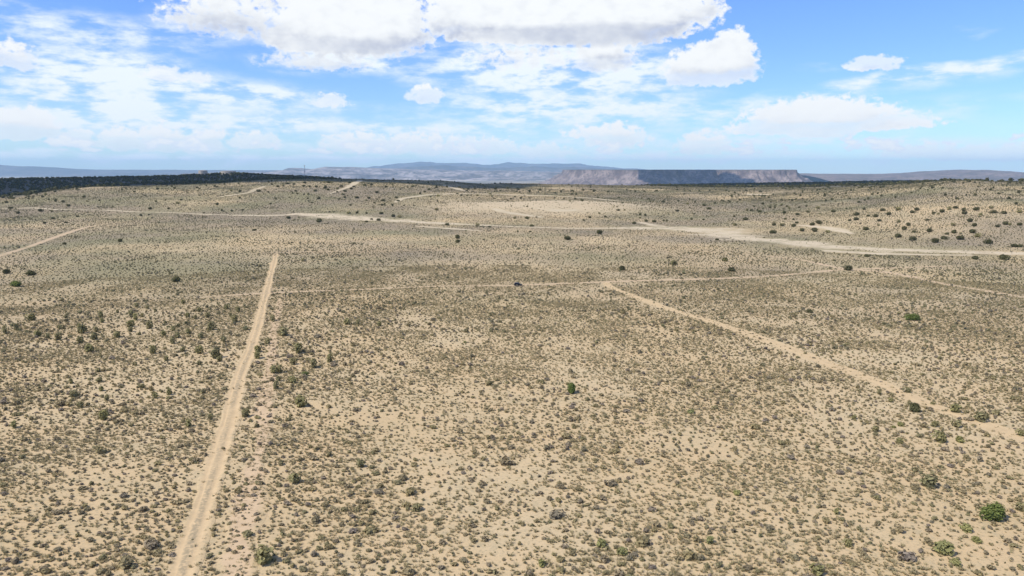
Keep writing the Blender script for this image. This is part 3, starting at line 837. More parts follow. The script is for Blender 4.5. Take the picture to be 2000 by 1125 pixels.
# the near bushes one can point to
juniper(1931, 1012, 46, 'largest bright green juniper bush, low on the right of the brush plain', G_J, BRIGHT_MESH, 0.60)
juniper(1119, 768, 24, 'rounded green juniper standing alone in the middle of the brush plain', G_J, BRIGHT_MESH, 1.0)
juniper(596, 735, 15, 'small bright green round bush right of the two-track road', G_J, BRIGHT_MESH, 0.9)
juniper(29, 560, 30, 'broad dark green juniper at the left end of the plain, short shadow beside it', G_J, BRIGHT_MESH, 0.55)
juniper(344, 550, 17, 'dark juniper alone between the left edge and the end of the two-track road', G_J, None, 0.8)
juniper(1781, 625, 32, 'broad green juniper alone right of the diagonal track', G_J, BRIGHT_MESH, 0.55)
juniper(1582, 611, 14, 'small dark juniper between the diagonal track and the broad green one', G_J)
juniper(893, 466, 13, 'upper of two dark junipers standing one behind the other past the plain', G_J)
juniper(894, 474, 11, 'lower of two dark junipers standing one behind the other past the plain', G_J)
juniper(1109, 469, 15, 'dark juniper alone just below the thin end of the wash', G_J, None, 0.8)
juniper(1172, 457, 14, 'juniper nearest under the wash, between the pale knoll and the plain', G_J)
juniper(1213, 528, 16, 'green juniper just behind the fork of the cross track', G_J)
juniper(1315, 517, 15, 'pale grey-green juniper right of the track fork', G_J, GREEN_MESH)
juniper(1428, 530, 15, 'dark juniper behind the cross track, lower of a pair', G_J)
juniper(1416, 510, 14, 'dark juniper behind the cross track, upper of a pair', G_J)
juniper(1656, 528, 17, 'low dark juniper at the meeting of cross track and branch track', G_J, None, 0.65)
juniper(1962, 507, 19, 'dark round juniper right below the wash near the right edge', G_J)
juniper(1785, 803, 23, 'dark green bush on the lower edge of the diagonal track', G_J, JUNI_MESH, 0.9)

# the rest of the scattered junipers, read off three strips of the photograph (x, y, width in strip pixels)
STRIP = {
 0: '62,357,34 105,383,38 227,375,26 248,442,24 298,417,22 368,440,20 432,406,18 470,297,22 352,322,32 485,322,16 840,360,34 942,362,20 785,400,20 830,397,16 992,330,30 1048,276,14 975,248,20 672,542,30 360,557,26 30,715,50 178,722,56 1420,482,24 1612,413,32 1667,410,18 1785,425,44 1945,385,28 1778,306,22 1720,305,20 1720,282,24 1500,270,18 1695,235,24 1725,240,20 1760,262,26 1815,240,28 1830,258,20 1552,238,28 1605,222,22 1640,226,20 1700,216,26 1810,212,30 1850,218,22 1925,265,24 1960,250,24 1880,270,18 1890,310,16 1985,300,20 1950,218,24 1510,335,18 1440,265,24 1340,265,26 1350,235,28 1290,263,18 1200,238,18 1100,245,22 880,250,26 1105,265,14 925,315,14 750,268,18 780,350,14 810,290,14 1540,305,16 1355,370,18 1138,388,14 255,282,28 160,290,40 290,378,16 1105,578,16 1628,552,18 1690,650,30 75,305,22 1650,265,18 1580,235,20 1660,280,16 1615,300,14 1740,330,16',
 600: '230,385,34 276,385,24 332,388,20 412,388,32 478,402,38 515,407,32 330,435,24 360,422,20 398,425,32 68,428,48 722,366,34 780,450,30 950,455,30 1018,463,24 1255,457,32 1158,414,28 1228,413,32 1278,410,16 1578,412,22 1543,427,20 1825,442,30 1890,430,28 1935,432,34 1990,428,20 887,487,18 1243,490,20 1175,490,16 1535,315,26 1465,320,18 1433,306,16 1760,330,18 1735,370,24 1770,370,20 1710,355,14 1730,353,16 1630,388,22 1380,300,12 1160,297,18 1212,293,14 1030,292,22 950,288,20 895,290,18 1042,306,14 730,290,24 690,295,18 632,278,20 655,268,20 596,345,16 540,346,16 475,340,18 418,342,24 422,316,30 330,315,24 345,300,36 278,300,30 200,280,34 210,300,22 390,270,34 375,330,16 508,318,24 497,300,24 462,305,16 728,320,16 838,280,18 890,262,16 1020,280,20 1078,262,18 1120,318,14 1227,350,20 65,305,22 100,245,34 50,240,26 170,250,26 120,215,26 190,235,28 260,240,22 320,230,30 360,228,24 440,240,26 475,228,24 560,240,30 590,238,24 680,255,26 720,243,24 780,240,22 850,243,28 900,252,26 935,248,30 990,248,24 1050,250,30 1120,248,22 1180,254,28 1240,262,20 1300,258,24 1420,265,28 1480,262,26 1540,258,24 1600,264,22 1680,267,24 1740,300,20 1830,262,30 1880,265,24 1950,262,24 1985,322,30',
 1300: '65,374,26 8,427,20 145,420,22 212,424,20 160,392,18 123,335,22 212,342,34 244,360,34 380,405,22 387,452,32 447,420,34 455,370,26 478,372,24 527,378,28 582,355,22 658,384,32 690,360,24 735,393,30 795,380,24 850,357,30 860,392,16 935,375,36 745,355,20 600,485,70 650,452,44 605,452,28 668,420,20 732,440,26 715,458,30 763,483,34 823,450,38 855,437,52 830,482,44 903,490,36 1027,428,24 1063,417,46 1065,394,34 1130,403,22 1170,405,30 1192,429,26 1187,454,22 1115,474,40 1247,392,34 1300,433,34 1352,452,30 1330,473,38 1385,491,26 1298,514,44 1380,530,46 1465,484,42 1500,542,50 1558,525,40 1570,502,26 1612,493,36 1645,523,60 1712,490,46 1742,508,60 1800,548,48 1460,425,26 1607,452,34 1700,428,42 1728,453,38 1853,462,28 1893,445,40 1920,450,24 1978,450,36 1945,568,40 1980,572,30 1730,637,40 1125,626,30 333,650,36 42,665,46 285,535,28 1212,368,36 1300,365,36 1380,380,34 1400,365,40 1545,378,34 1580,362,40 1615,355,36 1665,385,40 1730,365,40 1815,355,34 1830,378,46 1890,385,34 1975,380,34 1105,365,24 1755,395,24 1495,385,26 1520,392,22',
}
SIZEW = lambda m: 'small' if m < 3.2 else ('broad' if m > 5.2 else 'middling')
def zone(px, py):
    """Where a juniper stands, named by things one can find."""
    wy = np.interp(px, [0, 400, 560, 700, 850, 1100, 1340, 1420, 1600, 2000], [408, 418, 420, 427, 436, 446, 448, 462, 480, 497])
    dy = py - wy
    if py < 372 and px < 560: return 'before the dark wood'
    if py < 366: return 'on the crest left of the knoll' if px < 880 else 'on the crest before the mesa'
    if dy > 14: return 'near side of the wash, ' + ('left of the road' if px < 540 else ('below the knoll' if px < 1300 else 'below its bend'))
    if dy > -9: return 'on the brink of the wash' + (', far left' if px < 400 else (' where it broadens' if px < 800 else (' below the knoll' if px < 1300 else ' by its bend')))
    if 850 < px < 1290: return 'on the pale knoll'
    if px < 420: return 'on the slope below the dark wood'
    if px < 850: return 'on the slope left of the knoll'
    if px < 1560: return 'on the slope right of the knoll'
    return 'above the wash at the far right'
JL = []
for x0, txt in STRIP.items():
    for it in txt.split():
        zx, zy, w = map(float, it.split(','))
        px, py = x0 + zx / 2.857, 280 + zy / 2.857
        g = ground(px, py + w / 2.857 * 0.25); wm = w / 2.857 / F * dist_of(g)
        soft = rnd.random() < 0.22
        lab = f"{SIZEW(wm)} {'grey-green' if soft else 'dark green'} juniper"
        JL.append((juniper(px, py + w / 2.857 * 0.25, w / 3.2, lab, G_J, GREEN_MESH if soft else JUNI_MESH, 0.66), px, py, lab, zone(px, py)))
number_rows(JL)

# green shrubs of the left field, and those among the brush low on the right (x, y, width)
G_G = 'tall green shrubs in the field left of the road'
LEFT_FIELD = '228,285,70 483,268,40 740,262,50 748,303,44 860,232,36 1045,262,36 990,283,60 960,245,50 960,332,60 957,370,50 1100,345,60 1020,392,36 1200,396,50 1213,312,40 860,410,70 690,425,70 655,515,80 590,452,56 430,428,60 350,418,50 275,402,60 120,355,50 35,382,60 600,380,90 705,368,50 440,350,36 1298,412,56 1265,364,44 1305,335,40 1380,385,50 1470,418,56 1545,355,80 1120,530,70 1460,530,70 1580,560,100 1610,585,50 1460,612,50 1340,515,50 1265,455,70 1640,445,60 1720,298,70 1690,255,34 1525,265,60 1430,275,40 1375,260,50 1345,163,50 1080,202,36 1140,220,36 1460,224,40 1660,203,50 1745,222,60 1000,188,50 1220,580,50 540,852,60 590,927,60 785,872,50 760,1015,90 745,802,50 730,738,60 1240,832,60 1140,855,60 1380,1066,70 1540,1015,60 105,1075,60 520,750,40 1040,785,50'
SL = []
LF = [tuple(map(float, t.split(','))) for t in LEFT_FIELD.split()]
for zx, zy, w in LF:
    px, py = zx / 3.75, 550 + zy / 3.75
    band = 'in the field left of the road'
    if px > 400: band = 'beside the left verge of the road'
    if py > 730: band = 'below the field left of the road'
    big = w > 95
    lab = 'tallest dark green shrub clump left of the two-track road' if big else f"{'broad' if w > 66 else ('small' if w < 45 else 'middling')} olive green shrub {band}"
    o = plant('green_shrub', GREEN_MESH, TWIGS, 'stem', px, py, w / 4.6, lab, 'shrub', G_G, 1.15 if not big else 1.4, 0.8, 6)
    if not big: SL.append((o, px, py, lab[:lab.index('shrub') + 5], band))
G_R = 'green shrubs between the road and the middle of the plain'
for px, py, w in [(660, 505, 0)][:0] + [(533, 627, 16), (522, 672, 14), (503, 688, 16), (503, 700, 18), (583, 690, 24), (574, 712, 18), (613, 719, 20), (645, 707, 18), (535, 730, 20), (547, 728, 18), (545, 745, 14), (570, 748, 16), (540, 760, 18), (588, 795, 26), (678, 634, 16), (700, 634, 12), (741, 637, 12), (553, 656, 22), (515, 1100, 40), (575, 945, 26), (704, 912, 20), (480, 815, 18)]:
    o = plant('green_shrub', GREEN_MESH, TWIGS, 'stem', px, py, w, 'olive green shrub', 'shrub', G_R, 1.0, 0.6, 6)
    SL.append((o, px, py, f"{'broad' if w >= 22 else 'small'} olive green shrub", 'right of the road, ' + ('far along it' if py < 680 else ('midway along it' if py < 800 else 'at its near end'))))
G_Y = 'yellow-green rabbitbrush low on the right of the plain'
for zx, zy, w, kind in [(1097, 165, 70, 0), (965, 122, 30, 0), (1250, 222, 80, 0), (1100, 250, 60, 0), (975, 250, 50, 0), (770, 248, 44, 1), (733, 260, 30, 1), (630, 280, 50, 0), (770, 348, 54, 0), (1005, 338, 80, 0),
                        (1125, 340, 60, 1), (945, 605, 100, 0), (1160, 868, 70, 1), (1030, 985, 120, 1), (1485, 750, 60, 0), (1480, 305, 50, 0), (400, 765, 44, 0), (718, 108, 40, 0), (815, 52, 44, 0), (650, 60, 36, 0), (505, 205, 36, 0), (1220, 930, 60, 1), (640, 680, 40, 0), (470, 950, 60, 0), (280, 1115, 90, 0), (1100, 1070, 60, 1)]:
    px, py = 1500 + zx / 3, 750 + zy / 3
    where = 'by the diagonal track' if py < 870 else ('beside the largest juniper' if py < 1000 else 'below the largest juniper')
    o = plant('rabbitbrush' if kind else 'green_shrub', YELLOW_MESH if kind else GREEN_MESH, TWIGS, 'stem', px, py, w / 3,
          f"{'broad' if w > 75 else ('small' if w < 42 else 'middling')} {'yellow-green rabbitbrush' if kind else 'grey-green shrub'} {where}", 'rabbitbrush' if kind else 'shrub', G_Y, 0.8, 0.6, 5)
    SL.append((o, px, py, o['label'][:-len(where) - 1], where))
for px, py, w in [(1175, 1068, 26), (1215, 1084, 26), (1060, 1106, 22), (1384, 1060, 22), (1440, 968, 18), (908, 670, 9), (1350, 808, 16)]:
    o = plant('rabbitbrush', YELLOW_MESH, TWIGS, 'stem', px, py, w, 'yellowish shrub', 'rabbitbrush', G_Y, 0.85, 0.6, 5)
    SL.append((o, px, py, 'lone yellowish shrub among grey brush', 'at the near edge' if py > 1000 else 'in the middle of the plain'))
number_rows(SL)

# ---- the low brush: scattered by density over the whole basin
def scatter(n, r_lo, r_hi, az=44.0, power=1.0):
    u = rng.random(n); r = np.sqrt(r_lo ** 2 + u * (r_hi ** 2 - r_lo ** 2)); a = np.radians(rng.uniform(-az, az, n))
    return r * np.sin(a), r * np.cos(a)


def brush_density(x, y):
    r = np.hypot(x, y); az = np.degrees(np.arctan2(x, y))
    n1 = fbm(x / 55 + 9, y / 55 + 3, 3); n2 = fbm(x / 14 + 1, y / 14 + 6, 3)
    d = 0.54 + 0.55 * (n1 - 0.5) + 0.4 * (n2 - 0.5)
    d = d + 0.16 * sstep((-az - 6) / 8) * sstep((420 - r) / 120) + 0.16 * sstep((az - 12) / 10) * sstep((r - 180) / 120)
    d = d - 0.13 * np.exp(-((az + 1) / 12) ** 2) * sstep((r - 130) / 60) * sstep((430 - r) / 150)
    d = d + 0.12 * sstep((r - 330) / 250)
    d = d * (1 - 0.72 * pale(x, y)) * (1 - wood_mask(x, y))
    return np.clip(d, 0.04, 1)


def free(x, y, pad=0.4):
    ok = ~on_track(x, y, pad)
    px = np.array(PLACED)
    cell = {}
    for i, (a, b, q) in enumerate(PLACED):
        for da in (-1, 0, 1):
            for db in (-1, 0, 1): cell.setdefault((int(a // 8) + da, int(b // 8) + db), []).append(i)
    ka, kb = (x // 8).astype(int), (y // 8).astype(int)
    for i in range(len(x)):
        c = cell.get((ka[i], kb[i]))
        if c:
            for j in c:
                if (x[i] - px[j, 0]) ** 2 + (y[i] - px[j, 1]) ** 2 < (px[j, 2] + 0.2) ** 2: ok[i] = False; break
    return ok


def jitter(cell, r_lo, r_hi, az=44.0, j=0.42):
    """Plants keep their distance from one another: a shaken grid, cut to the ground in view."""
    g = np.arange(-r_hi, r_hi, cell); X, Y = np.meshgrid(g, np.arange(20, r_hi, cell))
    X = (X + (np.arange(X.shape[0]) % 2)[:, None] * cell * 0.5 + rng.uniform(-j, j, X.shape) * cell).ravel(); Y = (Y + rng.uniform(-j, j, Y.shape) * cell).ravel()
    r = np.hypot(X, Y); k = (r >= r_lo) & (r < r_hi) & (np.abs(np.degrees(np.arctan2(X, Y))) < az)
    return X[k], Y[k]


parts = [jitter(1.95, 70, 620), jitter(2.6, 620, 2000)]
bx = np.concatenate([p[0] for p in parts]); by = np.concatenate([p[1] for p in parts])
keep = rng.random(len(bx)) < brush_density(bx, by)
bx, by = bx[keep], by[keep]
keep = free(bx, by); bx, by = bx[keep], by[keep]
br = np.hypot(bx, by)
clump = fbm(bx / 26 + 2, by / 26 + 7, 3)
bs = np.exp(rng.normal(0, 0.34, len(bx))) * (0.88 + 1.2 * np.clip(clump - 0.48, 0, 1)) * 0.98 * (1 - 0.28 * sstep((br - 220) / 260))
bs = np.clip(bs, 0.4, 3.0)
bz = height(bx, by)
# those that show largest stand as single plants
dcam = np.sqrt(bx ** 2 + by ** 2 + (H - bz) ** 2)
depth = by * math.cos(PITCH) + (H - bz) * math.sin(PITCH)
sx = 1000 + F * bx / depth; sy = 562.5 + F * ((H - bz) * math.cos(PITCH) - by * math.sin(PITCH)) / depth
inside = (sx > 5) & (sx < 1995) & (sy < 1120) & (sy > 0)
rank = np.where(inside, bs / dcam, -1)
big = np.argsort(-rank)[:296]
isbig = np.zeros(len(bx), bool); isbig[big] = True
G_S = 'low grey sagebrush bushes at the near edge of the plain'
road_x = lambda y: float(np.interp(y, [800, 900, 1000, 1110, 1190], [450, 424, 392, 358, 332]))
for i in big:
    o = link(D.objects.new('sagebrush', SAGE_MESH[int(rng.integers(len(SAGE_MESH)))]))
    s = float(bs[i])
    o.location = (bx[i], by[i], bz[i] - 0.02); o.rotation_euler = (0, 0, rnd.uniform(0, 6.283))
    o.scale = (s * rnd.uniform(0.9, 1.25), s * rnd.uniform(0.8, 1.05), s * rnd.uniform(0.7, 1.0))
    px, py = sx[i], sy[i]
    if px < road_x(py): w_ = 'left of the road'
    elif px < road_x(py) + 130: w_ = 'beside the bare sand strip'
    elif px < 1000: w_ = 'on open sand right of the strip'
    elif px < 1480: w_ = 'below the lone round juniper'
    elif px < 1800: w_ = 'left of the largest juniper'
    else: w_ = 'around the largest juniper'
    row = 'at the very near edge' if py > 1040 else ('near the edge' if py > 960 else ('farther back' if py > 880 else 'far back'))
    look = 'very wide' if s > 2.4 else ('wide' if s > 1.9 else ('round' if o.scale[2] > 0.85 * o.scale[0] else 'low flat'))
    tag(o, f"{look} grey sagebrush {w_}, {row}", 'sagebrush', G_S)


def instancer(name, objs, x, y, z, scl, kind_label):
    """One object whose geometry nodes stand copies of the given plants on its points."""
    me = D.meshes.new(name); n = len(x)
    me.vertices.add(n); me.vertices.foreach_set('co', np.stack([x, y, z], 1).astype(np.float32).reshape(-1))
    a = me.attributes.new('proto', 'INT', 'POINT'); a.data.foreach_set('value', rng.integers(0, len(objs), n).astype(np.int32))
    rot = np.zeros((n, 3), np.float32); rot[:, 2] = rng.uniform(0, 6.283, n)
    a = me.attributes.new('turn', 'FLOAT_VECTOR', 'POINT'); a.data.foreach_set('vector', rot.reshape(-1))
    sc = np.stack([scl * rng.uniform(0.9, 1.25, n), scl * rng.uniform(0.8, 1.05, n), scl * rng.uniform(0.7, 1.0, n)], 1).astype(np.float32)
    a = me.attributes.new('size', 'FLOAT_VECTOR', 'POINT'); a.data.foreach_set('vector', sc.reshape(-1))
    me.update()
    o = link(D.objects.new(name, me)); tag(o, kind_label, kind='stuff')
    g = D.node_groups.new(name, 'GeometryNodeTree')
    g.interface.new_socket('Geometry', in_out='INPUT', socket_type='NodeSocketGeometry'); g.interface.new_socket('Geometry', in_out='OUTPUT', socket_type='NodeSocketGeometry')
    gi, go = g.nodes.new('NodeGroupInput'), g.nodes.new('NodeGroupOutput')
    iop = g.nodes.new('GeometryNodeInstanceOnPoints'); jn = g.nodes.new('GeometryNodeJoinGeometry')
    for ob in objs:
        oi = g.nodes.new('GeometryNodeObjectInfo'); oi.inputs['Object'].default_value = ob; oi.inputs['As Instance'].default_value = True
        g.links.new(oi.outputs['Geometry'], jn.inputs[0])
    def na(nm, t):
        q = g.nodes.new('GeometryNodeInputNamedAttribute'); q.data_type = t; q.inputs['Name'].default_value = nm
        return q.outputs['Attribute']
    g.links.new(gi.outputs[0], iop.inputs['Points']); g.links.new(jn.outputs[0], iop.inputs['Instance'])
    iop.inputs['Pick Instance'].default_value = True
    g.links.new(na('proto', 'INT'), iop.inputs['Instance Index'])
    g.links.new(na('turn', 'FLOAT_VECTOR'), iop.inputs['Rotation']); g.links.new(na('size', 'FLOAT_VECTOR'), iop.inputs['Scale'])
    g.links.new(iop.outputs[0], go.inputs[0])
    md = o.modifiers.new('scatter', 'NODES'); md.node_group = g
    return o


def protos(meshes): return [D.objects.new(m.name, m) for m in meshes]     # sources for the scatter, never linked to the scene
mixr = br + rng.normal(0, 45, len(br)); nearm = (~isbig) & (mixr < 330); farm = (~isbig) & (mixr >= 330)
sage = instancer('sagebrush_cover', protos(SAGE_MESH), bx[nearm], by[nearm], bz[nearm], bs[nearm], 'grey sagebrush scattered thinly over the sandy plain')
far_size = bs[farm] * (1.05 + 0.5 * sstep((br[farm] - 700) / 800))
instancer('distant_brush', protos(SAGE_FAR), bx[farm], by[farm], bz[farm], far_size, 'grey-green brush thickening over the far plain and slopes')

# the many knee-high seedlings and dead clumps between the bushes
zx_, zy_ = jitter(1.45, 75, 470, 43.0, 0.5)
keep = rng.random(len(zx_)) < np.clip(0.45 + 1.2 * (fbm(zx_ / 24 + 8, zy_ / 24 + 1, 3) - 0.5), 0.08, 0.95) * (1 - sstep((np.hypot(zx_, zy_) - 230) / 200))
zx_, zy_ = zx_[keep], zy_[keep]; keep = free(zx_, zy_, 0.15); zx_, zy_ = zx_[keep], zy_[keep]
instancer('low_scrub', protos(SAGE_FAR), zx_, zy_, height(zx_, zy_), np.exp(rng.normal(-0.72, 0.25, len(zx_))), 'ankle-high dry scrub filling the gaps between the bushes')

# cured grass between the bushes of the near plain
tx, ty = scatter(420000, 80, 480, 42)
keep = rng.random(len(tx)) < np.clip(0.1 + 1.6 * (fbm(tx / 20, ty / 20 + 4, 3) - 0.3), 0.03, 1)
tx, ty = tx[keep], ty[keep]; keep = ~on_track(tx, ty, 0.1); tx, ty = tx[keep], ty[keep]
instancer('dry_grass', protos(TUFT_MESH), tx, ty, height(tx, ty), rng.uniform(0.45, 1.15, len(tx)), 'tufts of cured yellow grass between the bushes')

# the far wood on the ridge, and the thin juniper scatter of the farther slopes
wx, wy = scatter(60000, 1450, 4300, 44)
m = wood_mask(wx, wy); keep = rng.random(len(wx)) < m * 0.75
wx, wy = wx[keep], wy[keep]
instancer('juniper_wood', protos(JUNI_FAR), wx, wy, height(wx, wy) - 0.1, rng.uniform(4.5, 9.0, len(wx)), 'dark juniper wood covering the shaded ridge')
qx, qy = scatter(7000, 900, 2600, 44)
az_q = np.degrees(np.arctan2(qx, qy))
dens = np.clip(0.10 + 0.5 * sstep((az_q - 13) / 9) * sstep((np.hypot(qx, qy) - 1000) / 300) + 0.25 * sstep((fbm(qx / 120, qy / 120, 3) - 0.5) * 6) * sstep((np.hypot(qx, qy) - 1250) / 200), 0, 1)
keep = (rng.random(len(qx)) < dens) & (np.hypot(qx, qy) > np.interp(np.clip(az_q, -60, 60), *T_R0) + 60) & (wood_mask(qx, qy) < 0.3) & (pale(qx, qy) < 0.25)
qx, qy = qx[keep], qy[keep]; keep = free(qx, qy, 1.0); qx, qy = qx[keep], qy[keep]
instancer('slope_junipers', protos(JUNI_FAR), qx, qy, height(qx, qy) - 0.1, rng.uniform(2.2, 4.8, len(qx)), 'small junipers thickly sprinkled over the far slopes')

# ------------------------------------------------------------------ made things
def obj(name, bm, mat, parent=None, smooth=False):
    me = D.meshes.new(name); bm.to_mesh(me); bm.free(); me.materials.append(mat)
    if smooth: me.shade_smooth()
    return link(D.objects.new(name, me), parent)
def box(bm, c, s, rot=None):
    m = Matrix.Translation(c) @ (rot.to_4x4() if rot else Matrix()) @ Matrix.Diagonal((*s, 1))
    return bmesh.ops.create_cube(bm, size=1.0, matrix=m)
def cyl(bm, c, r, h, n=32, r2=None, rot=None):
    m = Matrix.Translation(c) @ (rot.to_4x4() if rot else Matrix())
    return bmesh.ops.create_cone(bm, cap_ends=True, segments=n, radius1=r, radius2=r if r2 is None else r2, depth=h, matrix=m)
def bar(bm, a, b, r, n=6):
    a, b = Vector(a), Vector(b); d = b - a
    cyl(bm, (a + b) / 2, r, d.length, n, None, d.to_track_quat('Z', 'Y').to_matrix())


M_TANK = plain('tank_paint', (0.46, 0.40, 0.335), 0.6, 0.3)
M_STEEL = plain('galvanised_steel', (0.30, 0.30, 0.31), 0.5, 0.5, 0.6)
M_BLACK = plain('black_car_paint', (0.012, 0.012, 0.013), 0.35, 0.3)
M_GLASS = plain('dark_car_glass', (0.01, 0.012, 0.015), 0.08, 0.6)
M_RUB = plain('tyre_rubber', (0.02, 0.02, 0.02), 0.9, 0.2)
M_CHROME = plain('bright_metal', (0.6, 0.6, 0.6), 0.25, 0.5, 0.9)
M_LAMP = plain('lamp_lens', (0.75, 0.75, 0.72), 0.15, 0.6)
M_RED = plain('red_lens', (0.25, 0.02, 0.02), 0.2, 0.5)
M_WALL = plain('pale_plaster', (0.74, 0.70, 0.64), 0.8, 0.2)
M_ROOF = plain('metal_roof', (0.55, 0.53, 0.52), 0.5, 0.3)
M_WIN = plain('window_glass', (0.05, 0.06, 0.07), 0.1, 0.5)


def crest_point(px, r):
    x = X_at(px, 1.0); d = np.array([x, 1.0]) / math.hypot(x, 1.0)
    return d * r


def tank(px0, px1, ytop, r, label):
    c = crest_point((px0 + px1) / 2, r); R = (px1 - px0) / 2 / F * r
    zb = float(height(c[0], c[1])) - 1.0; zt = Z_at(ytop, r); hh = zt - zb
    t = link(D.objects.new('water_tank', None)); t.location = (c[0], c[1], zb); tag(t, label, 'water tank')
    bm = bmesh.new(); cyl(bm, (0, 0, hh / 2), R, hh, 48); obj('shell', bm, M_TANK, t)
    bm = bmesh.new(); cyl(bm, (0, 0, hh + 0.6), R + 0.25, 1.2, 48, R * 0.1); rf = obj('roof', bm, M_TANK, t)
    bm = bmesh.new(); cyl(bm, (0, 0, hh + 1.3), 0.9, 0.8, 12); obj('vent', bm, M_STEEL, rf)
    bm = bmesh.new()
    for s in (-0.3, 0.3): bar(bm, (s, -R - 0.35, 0), (s, -R - 0.35, hh), 0.05)
    for k in range(int(hh / 0.4)): bar(bm, (-0.3, -R - 0.35, 0.3 + k * 0.4), (0.3, -R - 0.35, 0.3 + k * 0.4), 0.03)
    obj('ladder', bm, M_STEEL, t)
    for k in range(1, 4):
        bm = bmesh.new(); cyl(bm, (0, 0, hh * k / 4), R + 0.05, 0.25, 48); obj('hoop', bm, M_TANK, t)
    return t
tank(388.5, 404, 332.8, 2500, 'taller grey-tan cylindrical water tank on the dark wooded ridge')
tank(432.5, 459, 334.0, 2520, 'wider and lower grey-tan water tank right of the taller one')

mp = crest_point(595, 2480); mz = float(height(*mp)); mh = Z_at(323.0, 2480) - mz
mast = link(D.objects.new('radio_mast', None)); mast.location = (mp[0], mp[1], mz - 0.5); tag(mast, 'slender lattice radio mast with antennas rising over the ridge', 'radio mast')
half = lambda z: 1.5 - 0.9 * z / mh
for k in range(3):
    a = k * 2.094
    bm = bmesh.new(); bar(bm, (math.cos(a) * half(0), math.sin(a) * half(0), 0), (math.cos(a) * half(mh), math.sin(a) * half(mh), mh), 0.16); obj('leg', bm, M_STEEL, mast)
bm = bmesh.new(); n_ = int(mh / 2.4)
for i in range(n_):
    za, zb = i * mh / n_, (i + 1) * mh / n_
    for k in range(3):
        a, b = k * 2.094, (k + 1) * 2.094
        bar(bm, (math.cos(a) * half(za), math.sin(a) * half(za), za), (math.cos(b) * half(zb), math.sin(b) * half(zb), zb), 0.07, 4)
        bar(bm, (math.cos(a) * half(zb), math.sin(a) * half(zb), zb), (math.cos(b) * half(zb), math.sin(b) * half(zb), zb), 0.06, 4)
obj('bracing', bm, M_STEEL, mast)
for zz, q in ((mh - 1.5, 1.9), (mh * 0.48, 1.6)):
    bm = bmesh.new(); cyl(bm, (0, 0, zz), q, 0.2, 12); pl = obj('platform', bm, M_STEEL, mast)
    for k in range(6):
        a = k * 1.047; bm = bmesh.new(); box(bm, (math.cos(a) * q, math.sin(a) * q, zz + 0.3), (0.5, 0.5, 2.4), Matrix.Rotation(a, 3, 'Z')); obj('antenna', bm, M_ROOF, pl)

# pale houses beyond the far right wood
G_H = 'pale houses far beyond the wood'
for k, (px, row, w, lab) in enumerate([(1624, 355.4, 16, 'leftmost pale house beyond the dark wood right of the mesa'), (1634, 355.2, 24, 'long pale house beyond the dark wood, second from the left'), (1646, 355.5, 14, 'small pale house beside the long one beyond the dark wood'),
                                       (1657, 354.6, 20, 'pale house behind the others beyond the dark wood'), (1690, 353.6, 18, 'rightmost pale house beyond the dark wood')]):
    r = 4150.0; c = crest_point(px, r); z = Z_at(row + 1.2, r)
    z = max(z, float(height(*c)))
    h = link(D.objects.new('house', None)); h.location = (c[0], c[1], float(height(*c)) - 0.5); h.rotation_euler = (0, 0, rnd.uniform(-.4, .4)); tag(h, lab, 'house', G_H)
    bm = bmesh.new(); box(bm, (0, 0, 2.5), (w, 10, 6)); obj('wall', bm, M_WALL, h)
    V = [(-w / 2 - .5, -5.6, 5.4), (w / 2 + .5, -5.6, 5.4), (w / 2 + .5, 5.6, 5.4), (-w / 2 - .5, 5.6, 5.4), (-w / 2 - .5, 0, 8), (w / 2 + .5, 0, 8)]
    link(D.objects.new('roof', mesh_from('roof', V, [(0, 1, 5, 4), (2, 3, 4, 5), (0, 4, 3), (1, 2, 5), (0, 3, 2, 1)], [M_ROOF])), h)
    for j in range(3):
        bm = bmesh.new(); box(bm, (-w / 3 + j * w / 3, -5.02, 2.8), (1.6, 0.12, 1.5)); obj('window', bm, M_WIN, h)

# the dark car on the cross track
cp = ground(1012, 559)
car = link(D.objects.new('car', None)); car.location = (cp[0], cp[1], cp[2] + 0.1); car.rotation_euler = (0, 0, math.radians(4))
tag(car, 'black off-road car parked on the faint cross track', 'car')
def side_solid(name, pts, hw, mat, parent, taper=0.0, zt=None):
    """A car body piece: the side outline (x, z) given thickness across y, narrowing upward by taper."""
    V = []
    for sgn in (-1, 1):
        for x, z in pts: V.append((x, sgn * (hw - taper * max(0, z - 0.95)), z))
    n = len(pts); Fc = [tuple(range(n)), tuple(range(2 * n - 1, n - 1, -1))] + [(i, i + n, (i + 1) % n + n, (i + 1) % n) for i in range(n)]
    me = mesh_from(name, V, Fc, [mat]); bmx = bmesh.new(); bmx.from_mesh(me); bmesh.ops.recalc_face_normals(bmx, faces=bmx.faces)
    bmesh.ops.bevel(bmx, geom=[e for e in bmx.edges], offset=0.035, segments=2, affect='EDGES', profile=0.6); bmx.to_mesh(me); bmx.free()
    return link(D.objects.new(name, me), parent)
def arch(cx, r, n=7): return [(cx + math.cos(math.pi - math.pi * i / (n - 1)) * r, 0.45 + math.sin(math.pi * i / (n - 1)) * r * 0.9) for i in range(n)]
low = [(-2.1, 0.45)] + arch(-1.3, 0.46) + arch(1.32, 0.46) + [(2.12, 0.45), (2.15, 0.8), (2.02, 1.02), (0.95, 1.1), (-2.05, 1.1), (-2.14, 0.85)]
side_solid('body', low, 0.92, M_BLACK, car)
cab = side_solid('cabin', [(-2.02, 1.09), (0.98, 1.09), (0.45, 1.62), (-1.9, 1.72)], 0.86, M_BLACK, car, 0.22)
bm = bmesh.new(); box(bm, (-0.75, 0, 1.735), (2.2, 1.32, 0.05)); rf = obj('roof', bm, M_BLACK, car)
bm = bmesh.new()
